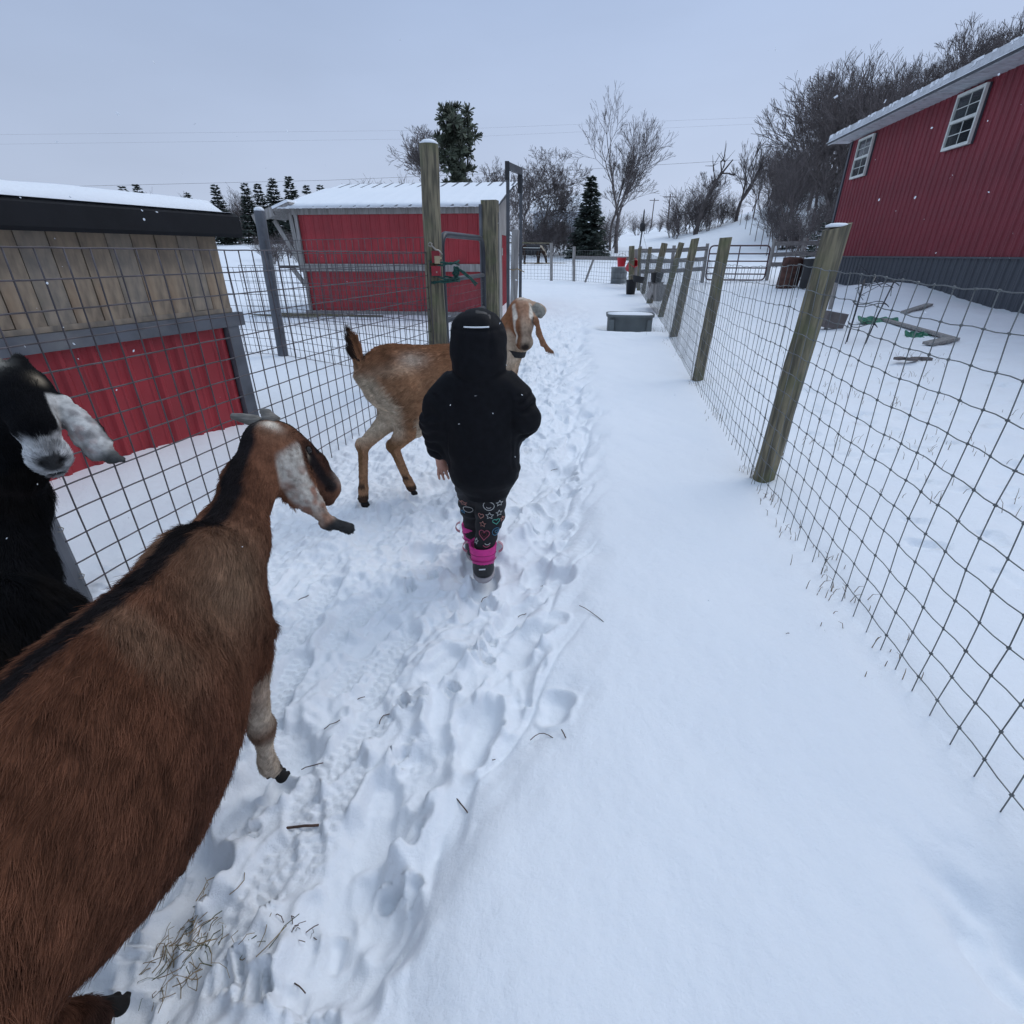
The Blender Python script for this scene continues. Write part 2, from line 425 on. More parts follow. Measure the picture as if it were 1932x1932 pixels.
# hollow at the foot of the near right fence, wind scoop along it
H -= .11 * np.exp(-((GX - 1.03) / .11) ** 2 - ((GY - .54) / .17) ** 2) * (1 + .3 * pn(GX * 14, GY * 14))
H -= .025 * np.exp(-((GX - fence_r(GY) + .03) / .10) ** 2) * (1 - sstep(8, 14, GY)) * sstep(0, 1, GY)
yard_m = sstep(.3, 1.2, GX - fence_r(GY)) * (1 - sstep(20, 30, GY)) * sstep(0, 1, GY)
H += yard_m * (.016 * pn(GX * 4.2, GY * 4.2) + .022 * np.minimum(0, pn(GX * 3.3 + 8, GY * 3.1)) + .007 * pn(GX * 11, GY * 11) * sstep(-.1, .4, pn(GX * .9 + 4, GY * .8)))
H += sstep(6, 9, GY) * (1 - sstep(20, 24, GY)) * tr * .012 * pn(GX * 4, GY * 4)
H += -.07 * np.exp(-((GX - 2.15) / .50) ** 4 - ((GY - 9.9) / .42) ** 4) + .05 * np.exp(-((np.hypot((GX - 2.15) / .75, (GY - 9.9) / .62) - 1) / .22) ** 2)

def stamp(cx, cy, L, W, ang, depth, tread=False, rim=.35, hoof=False, soft=.08):
    rr = L * .9
    i0, i1 = np.searchsorted(gx, cx - rr), np.searchsorted(gx, cx + rr)
    j0, j1 = np.searchsorted(gy, cy - rr), np.searchsorted(gy, cy + rr)
    if i1 - i0 < 3 or j1 - j0 < 3: return
    X, Y = GX[j0:j1, i0:i1] - cx, GY[j0:j1, i0:i1] - cy
    u = X * math.sin(ang) + Y * math.cos(ang); v = X * math.cos(ang) - Y * math.sin(ang)
    un = u / (L / 2)
    w = (W / 2) * (1 - .16 * np.exp(-((un + .15) / .32) ** 2) + .06 * un)
    d = np.sqrt((np.abs(un)) ** 3.2 + (np.abs(v / w)) ** 2.6)
    d = d * (1 + (.07 + .45 * soft) * pn((X + cx) * 9 + L * 50, (Y + cy) * 9))
    m = 1 - sstep(.86 - soft, 1.08 + .25 * soft, d)
    r = np.exp(-((d - 1.28) / .22) ** 2)
    sub = H[j0:j1, i0:i1]
    base = np.mean(sub[m > .5]) if (m > .5).any() else sub.mean()
    flat = base - depth + .25 * (sub - base)
    new = sub * (1 - m) + flat * m + rim * depth * r * (1 - m) * (.6 + .8 * pn((X + cx) * 19, (Y + cy) * 19))
    if tread:
        bars = (np.sin(u * 2 * np.pi / .026 + 1.3 * np.abs(v) / w) > .05).astype(float)
        side = sstep(.30, .40, np.abs(v / w)) * (1 - sstep(.80, .92, np.abs(v / w)))
        lug = (np.sin(u * 2 * np.pi / .034) * np.sin(v * 2 * np.pi / .030) > .25).astype(float) * (1 - sstep(.22, .34, np.abs(v / w)))
        new = new + m * (.0075 * bars * side + .0065 * lug)
    if hoof:
        new = new + m * depth * .7 * np.exp(-(v / (W * .13)) ** 2)
    H[j0:j1, i0:i1] = new
rs = np.random.RandomState(11)
for px, py, a, dp in [(690, 1590, 4, .034), (560, 1440, -28, .030), (745, 1220, 22, .022), (600, 1860, -16, .034), (705, 1345, -40, .022),
                      (660, 1265, 12, .02), (545, 1290, 5, .022), (600, 1130, 20, .02), (640, 1720, 8, .025), (520, 1620, -30, .02), (760, 1450, 14, .02)]:
    g = gp(px, py, -.06); stamp(g.x, g.y, .275, .10, R(a), dp, tread=True)
for px, py, L, W, a, dp in [(780, 1430, .11, .07, 30, .035), (870, 1240, .18, .08, 35, .02), (1010, 1250, .16, .09, 10, .022), (960, 1180, .18, .09, 30, .022), (1060, 1000, .2, .1, 20, .025), (1040, 880, .24, .1, 15, .028),
                            (1010, 1080, .2, .1, 25, .025), (1085, 760, .3, .12, 10, .03), (1060, 690, .3, .14, 5, .03), (830, 1330, .2, .09, 25, .022), (1050, 1345, .13, .10, 20, .03)]:
    g = gp(px, py, -.05); stamp(g.x, g.y, L, W, R(a), dp, soft=.5)
for k in range(360):
    y = .45 + 10.5 * rs.rand() ** 1.9
    e_ = np.interp(y, [.2, .41, .93, 1.22, 2.28, 4.1, 6.9, 12], [-.27, -.2, .02, .22, .42, .74, 1.0, 1.6])
    x = e_ - .13 - abs(rs.randn()) * (.42 + .05 * y)
    if x < fence_l(y) + .12: continue
    sf = .5 if x > e_ - .34 else .22
    t = rs.rand()
    if t < .40: stamp(x, y, .055 + .02 * rs.rand(), .045, rs.rand() * 6.3, .022 + .018 * rs.rand(), hoof=y < 4 and x < e_ - .3, soft=sf - .1)
    elif t < .8: stamp(x, y, .17 + .1 * rs.rand(), .075 + .035 * rs.rand(), R(10) + rs.randn() * .35, .012 + .018 * rs.rand(), rim=.4, soft=sf)
    else: stamp(x, y, .12 + .14 * rs.rand(), .10 + .08 * rs.rand(), rs.rand() * 6.3, .015 + .02 * rs.rand(), rim=.2, soft=.5)
for fx, fy in ((-.127, 1.925), (-.175, 2.10)): stamp(fx, fy, .23, .13, 0, .045, rim=.6, soft=.1)
for fx, fy in ((-.645, .92), (-.855, 2.66), (-.60, 2.81), (-.765, .43)): stamp(fx, fy, .10, .085, .3, .03, rim=.6, soft=.15)
for px, py, a in ((640, 1500, 10), (575, 1560, -20), (480, 1680, 15), (560, 1210, 24), (640, 1190, 8), (690, 1150, 20), (520, 1350, -10), (720, 1280, 18), (650, 1420, 30)):
    g = gp(px, py, -.06); stamp(g.x, g.y, .26, .098, R(a), .02, tread=True)
for k in range(130):
    y = 1.5 + 9 * rs.rand(); x = fence_r(y) + .5 + 3.2 * rs.rand() ** 1.4
    stamp(x, y, .10 + .10 * rs.rand(), .07 + .03 * rs.rand(), rs.rand() * 6.3, .018 + .018 * rs.rand(), soft=.25)
for k in range(60):                                                   # tracks across the yard on the right
    y = 1.0 + 7 * (k / 60) + .25 * rs.randn(); x = 2.2 + .12 * y + .28 * rs.randn() + (.8 if k % 3 == 0 else 0)
    stamp(x, y, .12 + .06 * rs.rand(), .08, rs.rand() * 6.3, .015 + .012 * rs.rand())
def hz(x, y):
    i = min(max(int(np.searchsorted(gx, x)), 0), len(gx) - 1); j = min(max(int(np.searchsorted(gy, y)), 0), len(gy) - 1)
    return float(H[j, i])
nx, ny = len(gx), len(gy)
ii = np.arange(nx * ny).reshape(ny, nx)
quads = np.stack([ii[:-1, :-1].ravel(), ii[:-1, 1:].ravel(), ii[1:, 1:].ravel(), ii[1:, :-1].ravel()], 1)
def make_ground():
    o = child('ground', np_mesh('ground', np.stack([GX.ravel(), GY.ravel(), H.ravel()], 1), quads, M['snow']), None)
    tag(o, 'snow covered ground with a trodden path between two fences', 'ground', kind='structure')

# ------------------------------------------------------------------ posts and fences
rnd = random.Random(5)
def post_mesh(name, base, top, r, m, seed=0, slant=0.0, n=12, taper=.97):
    rg = random.Random(seed); b, t = Vector(base), Vector(top)
    mb = MB(); k = 9; pts, rr = [], []
    for i in range(k + 1):
        f = i / k
        pts.append(b.lerp(t, f) + Vector((rg.uniform(-1, 1), rg.uniform(-1, 1), 0)) * r * .04)
        rr.append(r * (1 + (taper - 1) * f) * rg.uniform(.975, 1.02))
    mb.tube(pts, rr, n, jit=.02, rng=rg)
    if slant:
        for i in range(k * n, (k + 1) * n):
            x, y, z = mb.v[i]; mb.v[i] = (x, y, z + slant * (x - t.x))
    o = len(mb.v) - n
    # a drying check down one side
    return mb.mesh(name, m, False)
def cap_snow(parent, c, r, h=.018):
    mb = MB(); mb.lathe([(r * .96, 0), (r * .92, h * .5), (r * .6, h * .9), (r * .15, h)], 12, c)
    return mb.build('snow_cap', M['snow'], parent, True)

def wire_bay(name, parent, p0, p1, ztop, zrow, step, r, m, phase=0.0, sag=0.0, wob=0.0, seed=0, knots=None, zmin=None, zcut=-.02, stay_r=None, near=3.5):
    """a bay of square mesh between two points: line wires and stays, all real rods"""
    rg = random.Random(seed); p0, p1 = Vector(p0), Vector(p1)
    L = (p1 - p0).length; d = (p1 - p0) / L; nrm = Vector((-d.y, d.x, 0)).normalized()
    ns = max(2, int(round(L / step))); mb = MB()
    def P(i, j):
        s = (i / ns) * L
        q = p0 + d * s
        z = zrow[j]
        hgt = (z / max(zrow)) if max(zrow) else 0
        z += -sag * math.sin(math.pi * min(1, max(0, i / ns))) * hgt
        off = jx[i] * (0.3 + hgt) + wob * .8 * math.sin(i * .55 + j * .7 + seed)
        return Vector((q.x, q.y, 0)) + d * (wob * .9 * math.sin(j * 1.1 + i * .4 + seed) + jj[i][j]) + nrm * off + Vector((0, 0, z + wob * .6 * math.sin(i * .8 + seed * 2 + j * .2) + zz(q)))
    def zz(q): return max(0.0, tz(q.x, q.y)) if zmin is None else zmin
    jx = [rg.uniform(-wob, wob) for _ in range(ns + 1)]
    jj = [[rg.uniform(-wob, wob) * .7 for _ in zrow] for _ in range(ns + 1)]
    sides = 5
    for j in range(len(zrow)):
        pts = [P(i, j) for i in range(ns + 1)]
        if wob:
            q = []
            for i in range(ns):
                q.append(pts[i]); q.append((pts[i] + pts[i + 1]) / 2 + Vector((0, 0, wob * .55 * (1 if i % 2 else -1))))
            q.append(pts[-1]); pts = q
        mb.tube(pts, r, sides if wob else 5)
    for i in range(ns + 1):
        pts = [P(i, j) for j in range(len(zrow))]
        low = Vector(pts[0]); low.z = hz(low.x, low.y) - .03 if near else low.z
        if low.z < pts[0].z - .01: pts = [low] + pts
        mb.tube([p + nrm * (r * 1.6 if not wob else 0) for p in pts], stay_r or r, sides)
    if knots:
        for i in range(ns + 1):
            for j in range(len(zrow)):
                p = P(i, j)
                if p.length < knots[1]:
                    mb.box(p, (knots[0] * 2.2, knots[0] * 1.6, knots[0] * 2.0), Matrix.Rotation(rg.uniform(0, 3), 3, 'Y') @ Matrix.Rotation(rg.uniform(0, 3), 3, 'Z'))
    return mb.build(name, m, parent, True)

def make_right_fence():
    f = thing('wire_fence', (1.6, 3.02, 0), 'long woven wire fence on round wooden posts between the path and the barn yard', 'fence')
    off = Vector(f.location)
    posts = [((1.60, 3.02), (1440, 895), (1580, 428), .066), ((2.10, 5.86), (1315, 715), (1370, 448), .062), ((2.76, 9.2), None, (1312, 450), .066),
             ((3.30, 12.2), None, (1286, 458), .062), ((3.72, 15.0), None, (1254, 459), .085), ((4.15, 17.6), None, (1227, 466), .06), ((4.42, 19.4), None, (1207, 468), .06)]
    line = []
    for k, (b, _, tp, r) in enumerate(posts):
        z0 = hz(*b); t = at(tp[0], tp[1], b[1])
        t.x += 0.0
        me = post_mesh('post', Vector((b[0], b[1], z0 - .15)) - off, t - off, r, M['wood_post'], seed=k, slant=[.35, .1, .25, 0, 0, .1, .1][k])
        p = child('post', me, f)
        if k == 0: cap_snow(p, t - off + Vector((0, 0, -.002)), r * .9, .02)
        line.append((b, t))
    # the next post stands behind the picture's edge
    b0 = (1.155, -.4)
    child('post', post_mesh('post', Vector((b0[0], b0[1], -.15)) - off, Vector((b0[0] + .05, b0[1], 1.34)) - off, .066, M['wood_post'], seed=20), f)
    pts = [b0] + [b for b, _ in line]
    for k in range(len(pts) - 1):
        a, b = pts[k], pts[k + 1]
        nrm = Vector((-.985, .17, 0)) * .07                        # the wire runs on the path side of the posts
        rows = [.05 + .1045 * j for j in range(12)]
        w = wire_bay('wire_mesh', f, Vector((a[0], a[1], 0)) + nrm, Vector((b[0], b[1], 0)) + nrm, 1.2, rows, .1016, .0018 if k < 2 else .0025, M['wire_galv'],
                     sag=.04 if k == 0 else .03, wob=.0050 if k < 2 else .004, seed=k + 2, knots=(.0036, 4.0) if k < 2 else None, near=k < 3)
        w.location = -off
    return f

def make_left_fence():
    a, b = (fence_l(.2), .2), (fence_l(5.5), 5.5)
    off = Vector((a[0], a[1], 0))
    f = thing('panel_fence', off, 'welded square wire panel fence in front of the near shed', 'fence')
    rows = [.02 + .1016 * j for j in range(13)]
    # panels from the near grey post to the tall gate post
    p_near = (-1.734, 1.686)
    d = Vector((.236, .972, 0))
    for k, (q0, q1, zt) in enumerate([((fence_l(.1), .1), (fence_l(1.62), 1.62), 0), ((fence_l(1.70), 1.70), (fence_l(5.45), 5.45), 0)]):
        w = wire_bay('wire_panel', f, (q0[0], q0[1], 0), (q1[0], q1[1], 0), 1.3, [z + (.03 if k else 0) for z in rows], .1016, .0033, M['wire_dark'], seed=30 + k, wob=0.0012, near=True)
        w.location = -off
    me = MB()
    base = Vector((p_near[0] - .06, p_near[1], -.1)) - off
    me.tube([base, base + Vector((0, 0, .7)), base + Vector((0, 0, 1.45))], [.075, .075, .072], 14, jit=.01, rng=rnd)
    p = me.build('post', M['grey_paint'], f, False)
    for zc in (.10, .31, .62):                                     # fence staples in the near post
        s = MB(); c = base + Vector((.07, .012, zc + .1))
        s.tube([c + Vector((-.01, 0, 0)), c + Vector((.018, .006, 0)), c + Vector((.022, .01, .012)), c + Vector((.01, .012, .016)), c + Vector((-.01, .01, .014))], .0022, 5)
        s.build('staple', M['chain'], p)
    return f

def make_gate_post():
    Y = 5.52; x = fence_l(Y) + .015
    top = at(809, 272, Y)
    f = thing('gate_post', (x, Y, 0), 'tall round wooden gate post with snow on its top', 'post')
    child('shaft', post_mesh('shaft', (0, 0, -.15), (top.x - x, 0, top.z), .088, M['wood_post'], seed=44), f)
    mb = MB(); mb.lathe([(.083, 0), (.08, .015), (.05, .035), (.015, .042)], 14, (top.x - x, 0, top.z - .004)); mb.build('snow_cap', M['snow'], f, True)
    mb = MB(); mb.bar((-.01, -.096, .3), (.0, -.094, 1.2), .012, .01); mb.build('crack', M['bark_dark'], f)
    # wedge-shaped filler board nailed beside the post
    mb = MB(); mb.box((.085, -.045, .53), (.075, .06, 1.3), Matrix.Rotation(R(-1.0), 3, 'Y')); mb.build('filler_board', M['wood_post'], f)
    return f

def make_cross_fence():
    a = Vector((-3.14, 7.24, 0)); b = Vector((fence_l(5.55) - .02, 5.62, 0))
    f = thing('panel_fence', a, 'wire panel fence running from the leaning grey post to the tall gate post', 'fence')
    rows = [.02 + .1016 * j for j in range(7)] + [.78, .94, 1.10, 1.26, 1.40]
    w = wire_bay('wire_panel', f, a, b, 1.4, rows, .1016, .0034, M['wire_dark'], seed=61, wob=.001, near=False); w.location = -a
    w2 = wire_bay('wire_panel', f, a + Vector((-2.4, .9, 0)), a + Vector((-.05, .02, 0)), 1.4, rows[:10], .1016, .0034, M['wire_dark'], seed=62, wob=.001, near=False); w2.location = -a
    top = at(489, 398, 7.24)
    me = MB(); me.tube([(0, 0, -.1), (top.x / 2 + 1.57, 0, .85), (top.x + 3.14, 0, top.z)], [.068, .066, .064], 12, jit=.01, rng=rnd)
    p = me.build('post', M['grey_paint'], f, False)
    cap_snow(p, (top.x + 3.14, 0, top.z - .004), .062, .05)
    # a further run of panel behind, closing the small pen
    a2 = Vector((-5.2, 10.8, 0))
    g = thing('panel_fence', a2, 'far wire panel fence in front of the open side of the red shed', 'fence')
    w = wire_bay('wire_panel', g, a2, Vector((-1.5, 10.0, 0)), 1.0, [.05 + .1016 * j for j in range(11)], .1524, .0036, M['wire_dark'], seed=63, wob=.001, near=False); w.location = -a2
    return f

def tube_path(mb, pts, r, n=10):
    mb.tube(pts, r, n)
def rounded(p, rad, k=5):
    """a polyline with its inner corners rounded"""
    out = [Vector(p[0])]
    for i in range(1, len(p) - 1):
        a, b, c = Vector(p[i - 1]), Vector(p[i]), Vector(p[i + 1])
        u, w = (a - b).normalized() * rad, (c - b).normalized() * rad
        for j in range(k + 1):
            t = j / k; out.append((b + u) * (1 - t) ** 2 + b * (2 * t * (1 - t)) + (b + w) * t ** 2)
    out.append(Vector(p[-1])); return out

def make_gate():
    Y0, Y1 = 5.78, 7.30
    a, b = Vector((fence_l(Y0) + .03, Y0, 0)), Vector((fence_l(Y1), Y1, 0))
    ta = at(838, 446, Y0).z; tb = at(912, 446, Y1).z
    zt = (ta + tb) / 2
    f = thing('tube_gate', a, 'black tubular steel gate with round corners and wire mesh infill', 'gate')
    d = b - a; n = d.normalized()
    mb = MB(); mb.tube(rounded([(0, 0, .12), (0, 0, zt), tuple(d + Vector((0, 0, zt))), tuple(d + Vector((0, 0, .12)))], .17), .031, 12)
    mb.build('frame', M['steel_black'], f, True)
    for z in (zt - .42, .62, .15):
        mb = MB(); mb.tube([Vector((0, 0, z)), d + Vector((0, 0, z))], .026, 10); mb.build('cross_bar', M['steel_grey'], f, True)
    mb = MB()
    for i in range(1, 31):
        q = d * (i / 31); mb.tube([q + Vector((0, 0, .12)), q + Vector((0, 0, zt - .42))], .0024, 4)
    for j in range(10):
        mb.tube([Vector((0, 0, .16 + .1016 * j * .85)), d + Vector((0, 0, .16 + .1016 * j * .85))], .0024, 4)
    mb.build('wire_mesh', M['wire_dark'], f, True)
    # hinge post: a heavy squared timber with a pale trim behind it
    Yp = 7.58; px = fence_l(Yp) + .02
    top = at(915, 378, Yp)
    g = thing('hinge_post', (px, Yp, 0), 'thick square grey timber post behind the black gate', 'post')
    mb = MB(); mb.box((0, 0, top.z / 2 - .05), (.20, .15, top.z + .1), Matrix.Rotation(R(-12), 3, 'Z')); mb.build('timber', M['wood_post'], g)
    mb = MB(); mb.box((.115, .08, top.z / 2 - .08), (.035, .16, top.z - .1), Matrix.Rotation(R(-12), 3, 'Z')); mb.build('trim_board', M['wood_grey'], g)
    mb = MB(); mb.box((-.112, -.06, top.z / 2 - .05), (.03, .10, top.z), Matrix.Rotation(R(-12), 3, 'Z')); mb.build('side_board', M['grey_paint'], g)
    # the walk-through frame
    A, B = Vector((-.06, 8.6, 0)), Vector((.14, 9.42, 0))
    t1, t2 = at(958, 306, 8.6), at(983, 318, 9.42)
    w = thing('walk_through_gateway', A, 'tall narrow grey steel frame of a walk through gateway', 'gate frame')
    mb = MB(); mb.bar((0, 0, -.05), (t1.x + .06, 0, t1.z), .05, .05, (0, 1, 0)); mb.build('upright', M['steel_grey'], w)
    mb = MB(); mb.bar(B - A + Vector((0, 0, -.05)), Vector((t2.x, 9.42, t2.z)) - A, .05, .05, (0, 1, 0)); mb.build('upright', M['steel_grey'], w)
    mb = MB(); mb.bar((t1.x + .06, .02, t1.z - .04), Vector((t2.x, 9.40, t2.z - .04)) - A, .05, .09); mb.build('top_bar', M['steel_grey'], w)
    mb = MB(); mb.box((t1.x + .05, -.005, t1.z - .1), (.06, .06, .22)); mb.build('bracket', M['black_plastic'], w)
    mb = MB(); mb.box((Vector((t2.x - .02, 9.40, t2.z - .2)) - A), (.06, .06, .25)); mb.build('bracket', M['black_plastic'], w)
    P = Vector((.015, 9.0, 0)); t = at(973, 434, 9.0)
    r = thing('fence_post', P, 'round grey wooden post inside the tall gate frame', 'post')
    child('shaft', post_mesh('shaft', (0, 0, -.1), (t.x - P.x, 0, t.z), .062, M['wood_grey'], seed=70), r)
    mb = MB(); mb.tube([(-.07, -.05, 1.05), (.0, -.07, 1.03), (.07, -.05, 1.05), (.18, .1, 1.0)], .008, 5); mb.build('twine', M['straw'], r)
    return f

def make_latch():
    Y = 5.42; c = at(823, 500, Y)
    g = thing('box_latch', c, 'red box latch with brass clasp tied on the tall gate post', 'latch')
    mb = MB(); mb.box((.0, -.02, -.05), (.085, .055, .085)); mb.build('lower_box', M['dark_red'], g)
    mb = MB(); mb.box((.005, -.015, .07), (.075, .05, .10)); mb.build('upper_box', M['dark_red'], g)
    mb = MB(); mb.box((.02, -.05, .045), (.05, .02, .065)); mb.box((.03, -.055, .06), (.06, .016, .018)); mb.build('clasp', M['brass'], g)
    mb = MB(); mb.tube([(-.055, -.05, .175), (-.04, -.055, .19), (-.02, -.055, .18), (-.03, -.055, .155), (-.055, -.05, .165)], .006, 6)
    mb.tube([(-.025, -.055, .165), (.01, -.06, .13), (.04, -.06, .125), (.07, -.05, .09)], .007, 6)
    mb.build('snap_hook', M['chain'], g, True)
    mb = MB(); mb.box((.008, -.052, -.06), (.012, .006, .012)); mb.build('screw', M['chain'], g)
    r = thing('green_rope', c + Vector((.12, 0, 0)), 'dark green rope knotted round the gate and the tall post', 'rope')
    mb = MB(); rg = random.Random(3)
    def wrap(z, dz, tw):
        pts = []
        for k in range(26):
            a = 2 * math.pi * k / 25
            pts.append(Vector((-.055 + .145 * math.cos(a), .07 + .115 * math.sin(a), z + dz * math.cos(a) + rg.uniform(-.008, .008))))
        return pts
    for z, dz in ((.02, -.012), (-.135, .02), (-.11, -.03), (-.15, .01), (.0, .03)):
        mb.tube(wrap(z, dz, 0), .0085, 6)
    for k in range(16):                                            # the knot
        p = Vector((.07, -.05, -.06)); pts = []
        for j in range(7):
            p = p + Vector((rg.uniform(-.035, .035), rg.uniform(-.02, .02), rg.uniform(-.05, .05)))
            p.x += (.075 - p.x) * .4; p.z += (-.055 - p.z) * .35; p.y += (-.05 - p.y) * .4
            pts.append(p.copy())
        mb.tube(pts, .0085, 6)
    mb.tube([(.07, -.05, -.02), (.15, -.06, -.06), (.22, -.06, -.12), (.27, -.05, -.165)], .010, 6)
    mb.tube([(.09, -.05, -.03), (.16, -.07, -.085), (.21, -.07, -.12), (.255, -.06, -.18)], .009, 6)
    mb.build('rope', M['rope'], r, True)

# ------------------------------------------------------------------ ribbed sheet metal
def ribbed(w, h, pitch=.2286, rib=.022, minor=.006, phase=.5):
    """a sheet lying in the XZ plane, ribs standing out towards -Y"""
    prof = []; n = max(1, int(round(w / pitch))); p = w / n
    for i in range(n):
        x = i * p
        prof += [(x, 0), (x + p * .30, 0), (x + p * .34, -minor), (x + p * .40, -minor), (x + p * .44, 0),
                 (x + p * .62, 0), (x + p * .70, -rib), (x + p * .82, -rib), (x + p * .90, 0)]
    prof.append((w, 0))
    v = [(x, y, z) for z in (0, h) for x, y in prof]; k = len(prof)
    v += [(x, y + .004, z) for z in (0, h) for x, y in prof]
    f = [(i, i + 1, k + i + 1, k + i) for i in range(k - 1)] + [(2 * k + i + 1, 2 * k + i, 3 * k + i, 3 * k + i + 1) for i in range(k - 1)]
    f += [(i + 1, i, 2 * k + i, 2 * k + i + 1) for i in range(k - 1)]
    f += [(k + i, k + i + 1, 3 * k + i + 1, 3 * k + i) for i in range(k - 1)]
    mb = MB(); mb.add(v, f); return mb
def snow_slab(mb, x0, x1, y0, y1, zf, t, nx_=24, ny_=8, seed=1, edge=.05, lip=.02):
    """a soft snow blanket lying over z = zf(x, y), thinning at its rounded edges"""
    V, F = [], []
    for j in range(ny_ + 1):
        for i in range(nx_ + 1):
            x, y = x0 + (x1 - x0) * i / nx_, y0 + (y1 - y0) * j / ny_
            d = min(x - x0, x1 - x, y - y0, y1 - y)
            k = math.sqrt(max(0, 1 - (1 - min(1, d / edge)) ** 2)) if d < edge else 1
            w = 1 + .25 * float(pn(np.array([x * 2.1 + seed]), np.array([y * 2.3]))[0])
            V.append((x, y, zf(x, y) + t * k * w + .002))
    n = len(V)
    for j in range(ny_ + 1):
        for i in range(nx_ + 1):
            x, y = x0 + (x1 - x0) * i / nx_, y0 + (y1 - y0) * j / ny_
            V.append((x, y, zf(x, y) + .001))
    W = nx_ + 1
    for j in range(ny_):
        for i in range(nx_):
            a = j * W + i; F.append((a, a + 1, a + W + 1, a + W)); F.append((n + a + W, n + a + W + 1, n + a + 1, n + a))
    for i in range(nx_):
        F.append((n + i, n + i + 1, i + 1, i)); b = ny_ * W + i; F.append((b, b + 1, n + b + 1, n + b))
    for j in range(ny_):
        a = j * W; F.append((a, a + W, n + a + W, n + a)); b = j * W + nx_; F.append((b + W, b, n + b, n + b + W))
    return mb.add(V, F)

# ------------------------------------------------------------------ near shed on the left
def make_near_shed():
    s = thing('goat_shed', (-2.08, 4.05, 0), 'low shed with weathered planks above red metal and a black roof edge', 'shed', rz=R(67.5))
    x0 = -3.3
    w = .149; k = 0; x = 0.0
    rg = random.Random(9)
    pm = {}
    while x > x0 + .05:                                            # the upper wall, plank by plank
        mb = MB(); h = .56
        mb.box((0, 0, 0), (w - .006, .018, h)); me = mb.mesh('plank', None)
        me.materials.append(M['plank'] if k % 3 != 1 else M['plank_low'])
        child('plank', me, s, None, (x - w / 2, -.004 + rg.uniform(-.003, .003), .90 + h / 2 + rg.uniform(-.004, .004)))
        x -= w; k += 1
    mb = MB(); mb.box((x0 / 2, .02, 1.16), (-x0, .012, .58)); mb.build('backing_board', M['bark_dark'], s)
    mb = MB(); mb.box((x0 / 2, -.006, .885), (-x0, .022, .03)); mb.build('plank_base_strip', M['plank_low'], s)
    mb = MB(); mb.box((x0 / 2 + .03, -.022, .822), (-x0 + .06, .05, .092)); mb.build('trim_board', M['grey_paint'], s)
    # red sheets between grey corner boards
    for i in range(2):
        r = ribbed(1.05, .86, .175, .02); r.build('metal_sheet', M['red_metal'], s, loc=(-.10 - 1.05 * (i + 1) + .0, .004, -.08))
    for xx, ww in ((-.045, .10), (-2.31, .26)):
        mb = MB(); mb.box((xx, -.02, .345), (ww, .045, .86)); mb.build('corner_board', M['grey_paint'], s)
    r = ribbed(.85, .86, .175, .02); r.build('metal_sheet', M['red_metal'], s, loc=(-3.29, .004, -.08))
    mb = MB(); mb.box((x0 / 2, 1.62, .7), (-x0, .05, 1.5)); mb.build('back_wall', M['grey_paint'], s)
    mb = MB(); mb.box((-.02, .82, .66), (.04, 1.6, 1.42)); mb.build('end_wall', M['grey_paint'], s)
    mb = MB(); mb.box((x0 + .02, .82, .66), (.04, 1.6, 1.42)); mb.build('end_wall', M['grey_paint'], s)
    # roof: black membrane folded over the front edge
    zf = lambda x, y: 1.505 + .06 * (y + .16) + .012 * x * 0
    prof = [(-.17, 1.375), (-.155, 1.355), (-.12, 1.36), (-.10, 1.40), (-.05, 1.44), (1.75, 1.55), (1.76, 1.64), (-.08, 1.512), (-.13, 1.505), (-.165, 1.48)]
    mb = MB(); xa, xb = x0 - .1, .10
    mb.prism(prof, lambda u, v: Vector((xa, u, v)), lambda u, v: Vector((xb, u, v)))
    mb.build('roof', M['black_wrap'], s)
    mb = MB(); snow_slab(mb, xa + .02, xb - .03, -.155, 1.70, lambda x, y: 1.503 + .068 * max(0, y + .13), .065, 40, 16, 3, .10)
    mb.build('roof_snow', M['snow'], s, True)
    return s

